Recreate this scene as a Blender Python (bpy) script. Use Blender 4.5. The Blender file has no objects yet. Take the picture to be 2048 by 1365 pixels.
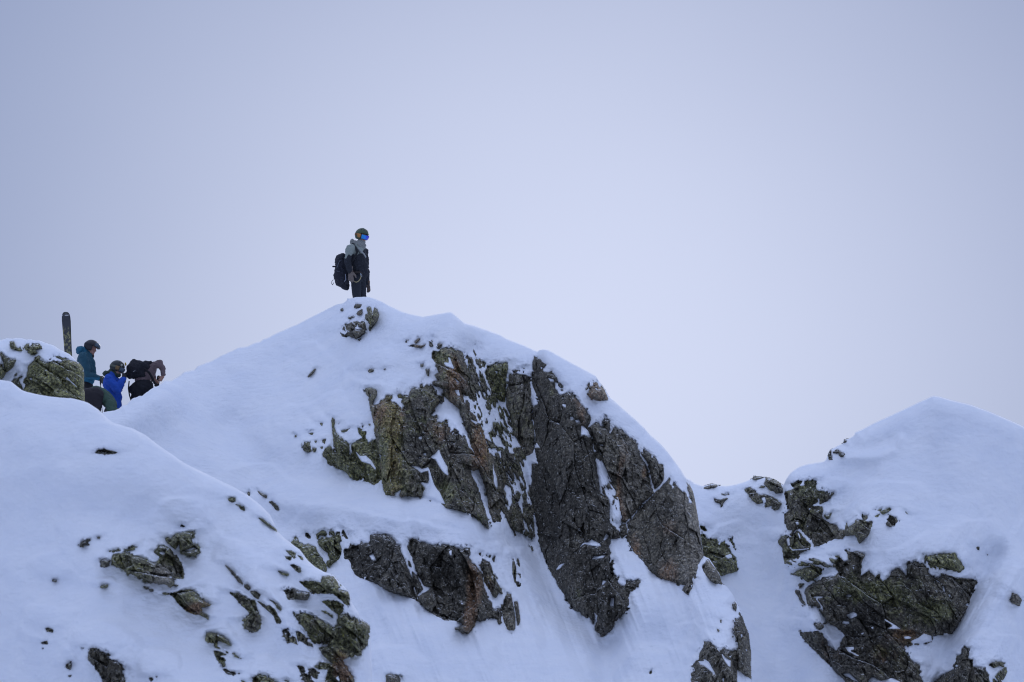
import bpy, bmesh, math, random
import numpy as np
from mathutils import Vector, Matrix

# ------------------------------------------------------------------ camera
scene = bpy.context.scene
PITCH = math.radians(15.0)
LENS = 200.0
KX = 36.0 / LENS                      # width of the view per metre of depth
CAM = np.array([0.0, 0.0, 1.7])
FW = np.array([0.0, math.cos(PITCH), math.sin(PITCH)])
UP = np.array([0.0, -math.sin(PITCH), math.cos(PITCH)])
RT = np.array([1.0, 0.0, 0.0])
cd = bpy.data.cameras.new("camera")
cam = bpy.data.objects.new("camera", cd)
scene.collection.objects.link(cam)
cam.location = CAM
cam.rotation_euler = (math.radians(90) + PITCH, 0, 0)
cd.lens = LENS
cd.sensor_width = 36
cd.clip_start = 1.0
cd.clip_end = 6000
cd.dof.use_dof = True
cd.dof.focus_distance = 109.0
cd.dof.aperture_fstop = 3.2
scene.camera = cam

# ------------------------------------------------------------------ sky and light
SUN_EL, SUN_AZ = 24.0, 12.0           # degrees; azimuth measured to the right of the view
wd = bpy.data.worlds.new("World")
scene.world = wd
wd.use_nodes = True
nt = wd.node_tree
nt.nodes.clear()
N = nt.nodes.new
L = nt.links.new
out = N('ShaderNodeOutputWorld')
bg = N('ShaderNodeBackground')
L(bg.outputs[0], out.inputs[0])
sky = N('ShaderNodeTexSky')
sky.sky_type = 'NISHITA'
sky.sun_disc = False
sky.sun_elevation = math.radians(SUN_EL)
sky.sun_rotation = math.radians(SUN_AZ)
sky.altitude = 1500
skys = N('ShaderNodeVectorMath'); skys.operation = 'SCALE'
skys.inputs['Scale'].default_value = 0.10
L(sky.outputs[0], skys.inputs[0])
tc = N('ShaderNodeTexCoord')
nrm = N('ShaderNodeVectorMath'); nrm.operation = 'NORMALIZE'
L(tc.outputs['Generated'], nrm.inputs[0])
sep = N('ShaderNodeSeparateXYZ')
L(nrm.outputs[0], sep.inputs[0])


def ramp(stops, src, interp='EASE'):
    r = N('ShaderNodeValToRGB')
    r.color_ramp.interpolation = interp
    e = r.color_ramp.elements
    while len(e) > 1:
        e.remove(e[-1])
    e[0].position = stops[0][0]; e[0].color = (*stops[0][1], 1)
    for p, c in stops[1:]:
        q = e.new(p); q.color = (*c, 1)
    L(src, r.inputs[0])
    return r.outputs[0]


# overcast cloud brightness by height, then the sun's glow through the cloud behind the ridge
elev = ramp([(0.0, (0.36, 0.42, 0.62)), (0.16, (0.185, 0.245, 0.43)), (0.36, (0.20, 0.26, 0.45)),
             (0.60, (0.62, 0.725, 1.06)), (1.0, (0.73, 0.86, 1.26))], sep.outputs['Z'])
gdir = FW + RT * ((1130 - 1024) / 2048 * KX) + UP * ((682.5 - 760) / 2048 * KX)
gdir = gdir / np.linalg.norm(gdir)
df = N('ShaderNodeVectorMath'); df.operation = 'DISTANCE'
L(nrm.outputs[0], df.inputs[0])
df.inputs[1].default_value = tuple(gdir)
wob = N('ShaderNodeTexNoise'); wob.inputs['Scale'].default_value = 9; wob.inputs['Detail'].default_value = 3
L(nrm.outputs[0], wob.inputs['Vector'])
wm = N('ShaderNodeMath'); wm.operation = 'MULTIPLY_ADD'
L(wob.outputs['Fac'], wm.inputs[0]); wm.inputs[1].default_value = 0.02
L(df.outputs['Value'], wm.inputs[2])
ws = N('ShaderNodeMath'); ws.operation = 'SUBTRACT'
L(wm.outputs[0], ws.inputs[0]); ws.inputs[1].default_value = 0.01
wx_ = N('ShaderNodeMath'); wx_.operation = 'MAXIMUM'; wx_.inputs[1].default_value = 0.0; L(ws.outputs[0], wx_.inputs[0]); ws = wx_
gd = N('ShaderNodeMath'); gd.operation = 'DIVIDE'
L(ws.outputs[0], gd.inputs[0]); gd.inputs[1].default_value = 0.100
gp = N('ShaderNodeMath'); gp.operation = 'POWER'
L(gd.outputs[0], gp.inputs[0]); gp.inputs[1].default_value = 2.1
gm_ = N('ShaderNodeMath'); gm_.operation = 'MULTIPLY'; gm_.inputs[1].default_value = -1.0; L(gp.outputs[0], gm_.inputs[0])
gr = N('ShaderNodeMath'); gr.operation = 'EXPONENT'; L(gm_.outputs[0], gr.inputs[0])
glow = N('ShaderNodeMix'); glow.data_type = 'RGBA'
L(gr.outputs[0], glow.inputs[0])
L(elev, glow.inputs[6])
glow.inputs[7].default_value = (0.645, 0.70, 0.905, 1)
mx = N('ShaderNodeMix'); mx.data_type = 'RGBA'
mx.inputs[0].default_value = 0.93     # how much of the clear sky the cloud hides
L(skys.outputs[0], mx.inputs[6]); L(glow.outputs[2], mx.inputs[7])
L(mx.outputs[2], bg.inputs[0])
bg.inputs[1].default_value = 1.0

sd = bpy.data.lights.new("sun", 'SUN')
sun = bpy.data.objects.new("sun", sd)
scene.collection.objects.link(sun)
sd.energy = 0.6
sd.angle = math.radians(14)
sd.color = (1.0, 0.95, 0.88)
_a, _e = math.radians(SUN_AZ), math.radians(SUN_EL)
sun.rotation_euler = Vector((math.sin(_a) * math.cos(_e), math.cos(_a) * math.cos(_e), math.sin(_e))).to_track_quat('Z', 'Y').to_euler()
sun.location = (0, 0, 60)

scene.cycles.filter_width = 1.15
scene.view_settings.view_transform = 'Standard'
scene.view_settings.look = 'None'
scene.view_settings.exposure = 0.0
scene.view_settings.gamma = 1.0

# ------------------------------------------------------------------ small helpers
COL = scene.collection


def P(u, v, D):
    """pixel of the 2048 wide photograph + depth along the view axis -> point in the world"""
    u = np.asarray(u, float); v = np.asarray(v, float); D = np.asarray(D, float)
    a = (u - 1024) / 2048 * KX; b = (682.5 - v) / 2048 * KX
    d = FW + a[..., None] * RT + b[..., None] * UP
    return CAM + d * D[..., None]


def tag(o, label=None, cat=None, group=None, kind=None):
    if label: o['label'] = label
    if cat: o['category'] = cat
    if group: o['group'] = group
    if kind: o['kind'] = kind
    return o


def link(name, me, parent=None, mat=None):
    o = bpy.data.objects.new(name, me)
    COL.objects.link(o)
    if parent is not None: o.parent = parent
    if mat is not None: me.materials.append(mat)
    return o


def np_mesh(name, verts, quads, origin=None, smooth=False):
    verts = np.asarray(verts, np.float64).reshape(-1, 3)
    if origin is not None: verts = verts - origin
    quads = np.asarray(quads, np.int32).reshape(-1, 4)
    used = np.zeros(len(verts), bool); used[quads.ravel()] = True
    idx = np.cumsum(used) - 1
    verts = verts[used]; quads = idx[quads]
    me = bpy.data.meshes.new(name)
    me.vertices.add(len(verts)); me.vertices.foreach_set('co', verts.astype(np.float32).ravel())
    me.loops.add(quads.size); me.loops.foreach_set('vertex_index', quads.astype(np.int32).ravel())
    me.polygons.add(len(quads))
    me.polygons.foreach_set('loop_start', np.arange(0, quads.size, 4, dtype=np.int32))
    me.polygons.foreach_set('loop_total', np.full(len(quads), 4, np.int32))
    me.polygons.foreach_set('use_smooth', np.full(len(quads), smooth, bool))
    me.update(calc_edges=True)
    me.validate()
    return me, used


def hsh(ix, iy, s):
    h = (ix.astype(np.int64) * 374761393 + iy.astype(np.int64) * 668265263 + s * 1274126177) & 0xffffffff
    h = ((h ^ (h >> 13)) * 1274126177) & 0xffffffff
    h = ((h ^ (h >> 16)) * 2246822519) & 0xffffffff
    return ((h ^ (h >> 15)) & 0xffffff) / float(0xffffff)


def vn(x, y, s=0):
    ix = np.floor(x); iy = np.floor(y); fx = x - ix; fy = y - iy
    fx = fx * fx * (3 - 2 * fx); fy = fy * fy * (3 - 2 * fy)
    a = hsh(ix, iy, s); b = hsh(ix + 1, iy, s); c = hsh(ix, iy + 1, s); d = hsh(ix + 1, iy + 1, s)
    return (a * (1 - fx) + b * fx) * (1 - fy) + (c * (1 - fx) + d * fx) * fy - 0.5


def fbm(x, y, s=0, o=4, g=0.5):
    t = 0; a = 1.0; n = 0
    for i in range(o):
        t = t + a * vn(x * 2 ** i + 17.3 * i, y * 2 ** i - 9.1 * i, s + i); n += a; a *= g
    return t / n * 2      # about -1..1


def facet(x, y, s=0):
    """piecewise planar blocks: each jittered cell is a tilted plane of its own height"""
    ix = np.floor(x); iy = np.floor(y)
    best = np.full(x.shape, 9e9); val = np.zeros(x.shape); sec = np.full(x.shape, 9e9); cid = np.zeros(x.shape)
    for dx in (-1, 0, 1):
        for dy in (-1, 0, 1):
            cx = ix + dx; cy = iy + dy
            px = cx + hsh(cx, cy, s); py = cy + hsh(cx, cy, s + 1)
            d = (x - px) ** 2 + (y - py) ** 2
            h = (hsh(cx, cy, s + 2) - 0.5) + (hsh(cx, cy, s + 3) - 0.5) * 1.3 * (x - px) + (hsh(cx, cy, s + 4) - 0.5) * 1.3 * (y - py)
            k = d < best
            sec = np.where(k, best, np.minimum(sec, d))
            val = np.where(k, h, val); best = np.where(k, d, best); cid = np.where(k, hsh(cx, cy, s + 5), cid)
    return val, np.sqrt(sec) - np.sqrt(best), cid


def sdf(x, y, poly):
    """signed distance in pixels, positive inside"""
    poly = np.asarray(poly, float)
    d = np.full(x.shape, 1e12); ins = np.zeros(x.shape, bool)
    x0, y0 = poly[-1]
    for x1, y1 in poly:
        ex, ey = x1 - x0, y1 - y0
        wx, wy = x - x0, y - y0
        t = np.clip((wx * ex + wy * ey) / (ex * ex + ey * ey + 1e-9), 0, 1)
        d = np.minimum(d, (wx - ex * t) ** 2 + (wy - ey * t) ** 2)
        if y1 != y0:
            c = ((y0 <= y) != (y1 <= y)) & (x < ex * (y - y0) / ey + x0)
            ins ^= c
        x0, y0 = x1, y1
    d = np.sqrt(d)
    return np.where(ins, d, -d)


def dline(x, y, pts):
    d = np.full(x.shape, 1e12)
    for (x0, y0), (x1, y1) in zip(pts[:-1], pts[1:]):
        ex, ey = x1 - x0, y1 - y0
        wx, wy = x - x0, y - y0
        t = np.clip((wx * ex + wy * ey) / (ex * ex + ey * ey + 1e-9), 0, 1)
        d = np.minimum(d, (wx - ex * t) ** 2 + (wy - ey * t) ** 2)
    return np.sqrt(d)


def T(x0, y0, s, k=5.0):
    p = [tuple(float(q) for q in w.split(',')) for w in s.split()]
    return [(x0 + a / k, y0 + b / k) for a, b in p]


def sat(x): return np.clip(x, 0, 1)
# ------------------------------------------------------------------ rocks, each traced in its own plane of the slope
# R(layer, name, label, polys, holes, dust, style...)   polys are outlines on the slope, in photograph pixels
TILE = dict(a=(600, 595), b=(900, 660), c=(580, 800), d=(900, 860), e=(1140, 860), f=(1000, 1092), g=(1280, 1092),
            h=(660, 1040), i=(400, 950), j=(380, 1092), k=(30, 1040), l=(100, 1092), m=(1380, 860), n=(1540, 960),
            o=(1560, 1092), p=(1648, 1092), q=(0, 0, 1.0), r=(0, 660, 8.325))
ROCKS = []


def R(layer, name, label, polys, holes='', dust=(), ang=20, st=(0, .4, 0), rel=1.0, group=None, dark=0.0, cat='rock'):
    def pp(s):
        res = []
        for w in s.split(';'):
            w = w.strip()
            if not w: continue
            t = TILE[w[0]]
            res.append(T(t[0], t[1], w[1:], t[2] if len(t) > 2 else 5.0))
        return res
    ROCKS.append(dict(layer=layer, name=name, label=label, polys=pp(polys), holes=pp(holes),
                      dust=[(pp(a)[0], b, c, d) for a, b, c, d in dust], ang=ang, st=st, rel=rel, group=group, dark=dark, cat=cat))


# --- centre massif (layer C)
R('C', 'rock_outcrop', 'brown banded rock just below the standing skier, snow streaks across its top', 
  'a 400,355 440,335 415,320 450,280 490,265 540,240 590,240 640,245 655,290 660,350 610,385 565,428 540,400 470,392 425,392; a 530,105 560,70 620,70 605,100 560,110; a 550,180 580,145 630,110 620,160 600,180; a 480,212 540,185 550,192 500,214; a 402,135 420,110 440,118 428,135',
  'a 540,310 570,290 610,300 625,320 580,325', [('a 400,345 430,235 560,160 640,235 540,330 440,380', .62, 35, 3.0)], ang=65, st=(.25, .35, .1))
R('C', 'rock_outcrop', 'narrow grey rock fin right of the banded rock under the skier',
  'a 650,175 685,165 665,105 700,100 715,150 735,155 745,100 770,130 790,178 770,240 735,280 700,335 685,320 700,270 660,220', ang=15, st=(.1, .5, .1))
R('C', 'rock_tip', 'tiny dark rock tip on the smooth snow left of the upper cliff, below the summit',
  'a 678,740 715,713 740,725 730,745 700,754; a 832,722 855,712 850,724', ang=60, group='small rock tips showing through the ridge snow')
R('C', 'rock_tip', 'thin slanting dark rock tip on the snow slope left of the cliffs',
  'a 70,800 100,765 130,735 120,765 90,803; a 110,760 140,722 158,715 130,760', ang=40, group='small rock tips showing through the ridge snow')
R('C', 'rock_tip', 'thin reddish rock ledge bit in snow left of the cliff top',
  'a 1085,490 1130,472 1170,478 1250,482 1215,508 1150,500; a 1050,455 1062,432 1090,422 1070,455; a 1140,455 1190,410 1200,415 1160,460',
  '', [('a 1045,470 1100,400 1210,400 1260,490 1150,520', .6, 50, 3.0)], ang=50, st=(.4, .3, 0), group='small rock tips showing through the ridge snow')
R('C', 'rock_tip', 'small dark rock tip on snow just left of the upper cliff',
  'a 1205,670 1235,663 1228,695 1210,697; a 1255,720 1292,715 1287,790 1272,780', ang=10, group='small rock tips showing through the ridge snow')
R('C', 'rock_outcrop', 'jagged small rocks poking out above the top of the streaked rib',
  'a 1282,435 1320,455 1340,480 1370,485 1395,455 1420,470 1400,510 1385,520 1350,500 1310,485; a 1312,412 1330,395 1335,420 1318,430', '',
  [('a 1270,400 1430,400 1430,530 1270,530', .62, 40, 3.5)], ang=40)
R('C', 'cliff', 'tall lichen speckled buttress with a rusty left edge, left of the white snow streaks',
  'c 750,-110 800,-117 860,-95 865,-55 835,5 822,50 870,60 900,25 940,5 970,-30 1015,-35 1015,-20 980,15 1010,25 1050,40 1085,65 1110,97 1168,87 1140,50 1112,15 1135,-13 1085,-25 1075,-45 1100,-55 1130,-35 1185,-40 1210,-95 1270,-120 1300,-120 1310,-160 1325,-155 1325,-110 1370,-145 1430,-125 1450,-90 1475,-45 1500,-30 1530,-25 1540,20 1485,35 1440,85 1405,135 1410,165 1470,195 1460,220 1510,233 1570,215 1590,290 1625,355 1645,280 1690,360 1725,375 1740,350 1790,480 1840,530 1865,590 1880,670 1800,680 1815,760 1870,860 1900,960 1940,1080 1960,1150 1990,1290 1960,1265 1900,1200 1830,1150 1700,1105 1580,1080 1555,1060 1440,1000 1320,970 1200,962 1110,965 960,945 940,900 920,780 905,640 908,580 880,470 855,330 830,180 800,30 790,-5 770,-60',
  'c 1200,655 1290,665 1320,690 1385,670 1400,700 1420,780 1450,860 1500,930 1556,1046 1440,1020 1330,985 1320,950 1350,890 1290,820 1380,830 1390,790 1380,710 1310,735 1250,690; c 1040,932 1115,896 1088,975 1050,975; c 1395,580 1440,540 1490,495 1530,590 1580,670 1585,765 1540,740 1480,650 1450,600; c 1285,375 1325,358 1320,397 1290,400; c 1333,533 1367,528 1362,557 1333,552; c 1272,568 1312,573 1297,588; c 1600,418 1642,425 1620,435; c 1055,490 1075,500 1062,510; c 1080,525 1092,535 1082,542; a 695,965 710,968 702,1000',
  ang=16, st=(.26, .50, .10))
R('C', 'cliff', 'steep brown rock rib running down beside the big white snow patch',
  'a 1320,560 1330,540 1380,545 1420,520 1470,505 1500,512 1560,530 1625,560 1640,620 1680,720 1700,780 1720,880 1750,950 1765,1000 1745,1040 1700,1010 1670,985 1630,975 1650,1030 1690,1060 1700,1100 1690,1130 1750,1190 1790,1260 1820,1310 1830,1365 1850,1425 1890,1555 1925,1610 1890,1650 1780,1640 1765,1605 1720,1500 1680,1365 1640,1260 1610,1180 1600,1120 1560,1080 1500,1040 1450,990 1430,935 1440,920 1380,890 1325,870 1330,845 1390,830 1350,780 1390,750 1375,720 1365,660 1330,620; d 190,290 265,285 330,240 400,235 470,290 540,380 565,500 530,590 520,660 545,760 590,830 640,990 660,1060 600,960 540,830 500,790 505,930 470,900 440,940 415,880 385,740 380,650 330,500 285,385 240,410 190,390; a 1675,590 1710,605 1730,660 1755,710 1745,750 1700,700 1685,660',
  'a 1430,650 1490,655 1480,590 1500,600 1545,720 1490,705 1455,690; a 1535,795 1600,850 1570,855; a 1540,925 1590,925 1605,985 1575,990; a 1710,1215 1780,1250 1760,1275 1715,1240; d 425,280 440,400 470,480 482,560 474,610 440,540 430,420; a 1628,860 1640,870 1635,890; a 1560,1165 1580,1160 1605,1240 1590,1245 1570,1210',
  [('a 1620,900 1760,850 1900,1300 1900,1480 1800,1400 1640,1060', .74, 20, 4.5)], ang=19, st=(.30, .45, .08))
R('C', 'rock_outcrop', 'ragged dark rock bits showing through the white streaked snow ramp between two cliffs',
  'b 240,160 300,300 330,330 420,420 480,740 560,800 640,950 740,1180 800,1500 860,1900 820,2090 640,2000 560,1800 520,1650 560,1500 330,1040 250,800 180,600 200,560 170,300',
  '', [('b 100,100 900,100 900,1180 480,1180 100,900', .43, 19, 4.0), ('b 300,1180 900,1180 900,2150 450,2150', .52, 17, 4.5)], ang=18, st=(.15, .5, .1), rel=.5)
R('C', 'rock_outcrop', 'dark wedge shaped rock patches low on the snow ramp against the dark cliff',
  'd 510,220 560,190 600,235 640,240 640,290 690,340 695,400 660,410 620,370 605,300 580,350 540,360 520,300; d 590,830 620,740 680,730 720,830 740,990 700,1020 650,1000; d 745,740 800,740 830,850 850,1060 820,1090 740,1040 780,960 740,860; d 430,-70 480,-70 530,0 480,10 430,-40; d 800,1130 835,1210 815,1200', '',
  [('d 500,180 900,180 900,1100 500,1100', .74, 17, 4.0)], ang=17, st=(.1, .5, .1))
R('C', 'rock_pillar', 'mossy grey rock pillar left of the rounded grey pillar under the ridge snow',
  'b 350,430 380,380 440,345 500,345 575,330 575,400 555,480 552,570 552,720 500,710 450,670 410,580; b 318,325 335,315 345,350 330,355', 'b 440,405 480,420 470,448', ang=12, st=(.05, .75, .1))
R('C', 'rock_pillar', 'rounded grey brown rock pillar capped with snow, standing against the dark cliff',
  'b 590,460 640,430 720,450 780,460 805,500 790,540 810,620 805,700 815,765 826,900 842,1040 836,1180 818,1230 760,1262 720,1245 735,1195 690,1130 650,1050 620,940 600,840 570,770 562,700 562,620 585,540; b 640,420 670,395 690,400 660,425; b 715,385 735,372 740,395',
  '', ang=8, st=(.15, .35, .25))
R('C', 'cliff', 'tallest and darkest rock face, a near vertical slab tapering to a point at its foot',
  'b 850,270 900,300 960,355 925,385 935,425 1000,430 1015,420 1065,475 1075,515 1045,530 1050,590 1092,658 1150,640 1190,628 1230,650 1270,700 1330,780 1380,840 1400,900 1375,965 1420,1010 1415,1080 1430,1200 1450,1300 1465,1420 1490,1580 1500,1640 1560,1680 1590,1760 1590,1930 1640,1970 1700,2030 1690,2080 1600,2090 1585,2180 1602,2230 1592,2340 1630,2300 1630,2360 1620,2440 1685,2480 1670,2530 1700,2560 1755,2560 1760,2520 1850,2505 1895,2505 1900,2525 1840,2610 1790,2620 1785,2680 1780,2800 1710,2860 1645,2920 1620,2990 1560,3045 1515,3065 1500,3040 1455,2980 1460,2900 1430,2910 1380,2880 1330,2860 1300,2810 1240,2800 1200,2740 1150,2660 1100,2590 1040,2460 1000,2410 950,2290 900,2160 880,2000 850,1850 830,1750 800,1650 790,1560 820,1560 822,1350 882,1342 862,1240 850,1180 852,1040 836,900 824,770 882,752 880,680 860,620 825,540 822,450 830,330; b 1075,520 1100,535 1128,570 1110,580 1090,555; b 1115,605 1132,598 1125,612',
  'b 903,378 925,373 920,402; b 978,478 1042,500 1042,524 1000,517; b 1118,743 1162,743 1160,782 1125,762; b 1193,868 1227,868 1244,897 1205,892; b 1243,903 1292,893 1304,927 1260,922; b 1308,958 1340,963 1382,1008 1414,1077 1380,1072 1340,1052 1308,1057; b 845,1128 872,1132 900,1180 845,1184; b 846,1030 854,1030 850,1130 842,1200 836,1200; b 1278,2195 1328,2130 1380,2118 1415,2090 1502,2138 1514,2162 1430,2168 1350,2143 1300,2180; b 1240,2230 1282,2195 1290,2192 1248,2234; b 1412,2298 1440,2263 1567,2252 1530,2284; b 1056,2410 1088,2352 1150,2332 1100,2390; b 1513,2562 1523,2503 1573,2513 1545,2548; b 1593,2752 1608,2678 1642,2678 1640,2769 1610,2767; b 1433,2812 1478,2860 1472,2900 1438,2995 1448,2900; b 1378,2848 1418,2915 1388,2892; b 1528,2102 1560,2038 1592,2058 1574,2092 1537,2114; b 1635,1962 1690,1975 1700,2015 1690,2025 1680,1995',
  ang=9, st=(.08, .22, .14), dark=.6, rel=.75)
R('C', 'cliff', 'grey rock blocks with an orange scar, between the darkest face and the pale edged slab',
  'e 200,-20 270,-70 310,-20 350,-15 345,-110 390,-85 395,-50 388,25 450,-20 520,10 580,75 610,90 650,120 680,190 700,260 740,330 770,370 775,450 810,560 832,632 800,665 720,735 640,830 560,915 500,940 400,925 395,760 305,645 270,450 245,250 230,80',
  'e 283,148 330,142 338,168 300,162; e 238,193 267,215 247,224; e 385,25 425,-20 435,-12 402,44; e 470,0 480,5 472,30',
  [('e 246,250 290,260 345,340 395,460 440,560 490,680 520,860 560,935 500,955 390,935 385,700 330,680 292,640 258,400', .42, 20, 3.8)], ang=14, st=(.1, .15, .2), dark=.25)
R('C', 'rock_outcrop', 'dark triangular rock fin split from the blocks by a thin white snow line',
  'e 705,230 740,235 745,200 800,240 815,275 860,280 880,340 930,350 940,420 935,500 890,560 848,600 824,520 804,440 779,370 774,330 744,280', ang=10, st=(.05, .2, .1), dark=.3)
R('C', 'cliff', 'blue black slab with a pale straight right edge, its top a sharp snowy point',
  'e 850,640 915,580 1000,485 985,540 1020,565 1050,538 1085,590 1110,620 1150,625 1175,680 1200,745 1215,700 1180,600 1170,520 1240,640 1255,720 1270,820 1290,930 1300,1050 1320,1150 1335,1260 1300,1300 1275,1350 1270,1420 1250,1480 1220,1490 1225,1570 1180,1655 1130,1610 1160,1545 1110,1545 1030,1515 920,1490 800,1410 750,1330 700,1280 620,1190 578,1115 566,1080 586,1000 576,940 650,855 726,765 806,690',
  'e 1018,563 1047,563 1030,594; e 700,775 740,740 745,750 710,785; e 600,880 660,825 665,838 610,895', ang=7, st=(.16, .1, .3), dark=.3, rel=.6)
R('C', 'boulder', 'two small dark blocks wedged at the crossing of the cliff cracks',
  'e 400,1000 440,965 490,1015 492,1080 440,1090 420,1040; e 504,965 548,940 570,985 566,1040 520,1085 504,1050', st=(.1, .1, .1), dark=.4)
R('C', 'boulder', 'upright pointed boulder with a thin white snow cap on the right shoulder',
  'g 615,210 680,130 700,150 745,210 800,300 822,382 770,375 720,365 660,300', 'g 683,118 745,195 762,230 735,205 690,140', ang=-20, st=(.1, .3, .3))
R('C', 'rock_outcrop', 'small leaf shaped rock in the snow above the lower right outcrop', 'g 920,590 950,555 968,590 960,660 935,630', ang=0, st=(0, .3, .2))
R('C', 'cliff', 'ragged brown outcrop at the bottom edge, on the right side of the central spur',
  'g 990,665 1015,700 1030,735 1060,820 1090,880 1102,980 1102,1050 1112,1060 1102,1180 1112,1330 1050,1290 990,1250 970,1230 970,1700 510,1700 515,1280 560,1245 530,1190 560,1160 590,1140 600,1070 640,1020 645,965 700,960 710,990 750,1020 780,1050 800,1075 830,1010 870,1050 920,1060 960,1045 990,1030 980,960 950,910 935,840 955,740 1000,735',
  'g 580,1155 640,1150 630,1125 690,1160 760,1290 720,1270 650,1210 600,1180; g 815,1075 850,1110 910,1150 905,1215 880,1200 830,1130; g 1003,878 1027,888 1017,932; g 1048,1023 1077,1040 1065,1062; g 963,848 992,853 980,864; g 880,1100 912,1105 905,1125; g 820,1330 845,1320 835,1365', ang=-14, st=(.2, .35, .15))
R('C', 'rock_tip', 'pinhead rock tip on the snow hump left of the small leaf shaped rock',
  'g 798,745 817,738 812,772 802,768; g 768,828 790,838 798,867 775,858', group='small rock tips showing through the ridge snow')
R('C', 'rock_tip', 'single pinhead rock tip low on the wide snow fan', 'g 93,1262 115,1243 118,1275 98,1287', group='small rock tips showing through the ridge snow')
R('C', 'cliff', 'dark left block of the low cliff band under the snow ledge',
  'h 140,300 185,290 200,250 260,262 300,255 310,215 330,235 400,240 405,150 480,145 590,160 640,210 655,255 695,260 695,310 730,360 760,450 790,520 820,600 840,700 870,760 870,800 800,770 700,745 600,720 510,665 440,620 330,590 260,550 220,490 205,420 190,400 150,395 140,350; h 822,520 870,570 928,690 880,742 862,718 832,600; h 778,413 795,413 817,470 800,467',
  'h 388,360 430,326 452,380 464,402 418,404; h 440,498 468,505 450,518; h 338,570 368,575 345,590; h 382,310 398,312 390,325; h 445,430 458,432 452,450', ang=17, st=(.05, .2, .1), dark=.45)
R('C', 'cliff', 'right block of the low cliff band with an orange brown corner',
  'h 780,260 790,215 820,192 870,205 890,225 960,235 1000,255 1060,265 1120,250 1200,260 1280,290 1340,300 1360,285 1390,290 1400,330 1390,380 1420,440 1480,490 1520,545 1530,600 1540,680 1580,790 1615,830 1620,900 1700,890 1715,1030 1690,1040 1660,980 1600,985 1500,1010 1460,1000 1440,1060 1385,1135 1320,1120 1255,1090 1310,1060 1330,1045 1310,1025 1240,1005 1140,1000 1050,950 960,890 880,800 880,775 940,740 1020,680 940,655 900,580 860,500 850,450 820,370 790,300',
  'h 1190,315 1217,300 1214,364 1195,350; h 1298,828 1342,840 1320,845; h 1345,318 1365,325 1370,345', ang=14, st=(.06, .2, .1), dark=.35)
R('C', 'rock_outcrop', 'brown rock flake on the snow right of the orange cornered block',
  'h 1505,450 1545,400 1590,430 1620,500 1650,590 1700,680 1690,720 1660,780 1620,750 1590,690 1540,620 1530,550; h 1680,720 1710,690 1730,745; h 1485,335 1505,330 1518,360 1500,358; h 1582,352 1605,365 1600,385 1588,375; h 1625,395 1650,365 1640,440', '',
  [('h 1480,300 1750,300 1750,800 1480,800', .8, 18, 3.5)], ang=16, st=(.2, .35, .1))
R('C', 'rock_outcrop', 'tooth shaped brown rocks at the right end of the low cliff band',
  'h 1740,800 1770,740 1810,735 1825,850 1850,980 1855,1080 1840,1110 1780,1100 1740,1020 1712,900 1709,850 1740,840; h 1842,820 1870,815 1890,900 1905,1000 1880,1065 1862,980', ang=12, st=(.25, .35, .1))
R('C', 'rock_outcrop', 'pair of thin vertical rock slivers in the lower snow ramp',
  'h 1825,380 1845,420 1865,500 1860,610 1835,600 1825,500; h 1865,375 1885,390 1905,480 1885,465; h 1850,620 1890,620 1895,670 1880,675; h 1890,540 1905,550 1905,590', ang=8, st=(.1, .4, .1))
R('C', 'rock_outcrop', 'low mossy rock left of the tall speckled buttress with a thin spike at its top',
  'c 330,530 350,490 400,460 420,510 460,520 440,440 430,330 420,200 413,170 445,200 437,270 455,330 490,370 520,380 530,410 575,420 595,470 585,560 625,540 605,450 640,430 690,405 730,390 690,330 690,290 730,290 760,340 755,380 780,430 860,400 880,480 902,590 905,650 912,790 880,825 830,855 790,820 730,805 650,805 600,770 545,715 450,675 380,640 370,600 340,570',
  'c 655,515 700,560 760,555 810,600 862,680 855,708 800,650 710,615 680,570; c 715,298 740,305 728,325; c 770,400 820,395 820,412 780,420', ang=25, st=(.1, .8, .05), rel=.8)
R('C', 'rock_tip', 'small mossy rock tip in the scatter left of the low mossy rock',
  'c 128,460 160,418 198,430 205,480 217,520 170,524 133,500; c 223,480 262,485 257,520 230,527; c 298,475 327,466 322,492; c 178,335 242,328 222,352; c 510,312 560,300 602,283 562,322 520,322; c 46,348 68,365 55,374; c 298,235 327,233 320,262; c 783,240 802,243 797,264; c 323,405 352,398 347,442 330,432; c 243,410 267,413 257,432; c 470,245 500,235 495,250; c 195,415 210,420 203,438', '',
  ang=30, st=(.15, .6, .1), group='small rock tips showing through the ridge snow')
R('C', 'rock_outcrop', 'long slanting mossy rock where the near slope meets the central snow',
  'i 905,680 960,625 1000,680 1050,705 1110,700 1150,720 1180,780 1220,840 1260,900 1265,960 1240,985 1170,960 1080,890 1020,790 950,720', '', ang=42, st=(.05, .85, .1))
R('C', 'rock_outcrop', 'mossy hooked rock right of the long slanting one',
  'i 1175,670 1200,640 1260,640 1320,620 1350,610 1370,590 1400,590 1410,620 1395,690 1415,740 1410,800 1385,850 1340,870 1290,930 1267,895 1272,862 1300,850 1280,780 1230,740 1190,700; i 1160,600 1200,565 1250,558 1268,600 1200,600 1172,645; i 1290,565 1330,570 1350,610 1330,605', '', ang=30, st=(.05, .85, .1))
R('C', 'rock_tip', 'small dark rock tip above the mossy hooked rock',
  'i 1053,580 1075,583 1112,640 1080,637 1053,612; i 1403,528 1442,558 1482,640 1460,648 1430,592; i 1472,580 1490,590 1482,620', group='small rock tips showing through the ridge snow')
R('C', 'rock_tip', 'black rock tip in the broken line just behind the near slope edge',
  'i 473,190 488,162 503,200 490,214; i 568,153 612,178 665,212 668,235 610,207; i 683,270 720,263 772,308 790,357 760,352 720,302', ang=50, group='small rock tips showing through the ridge snow')
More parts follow.
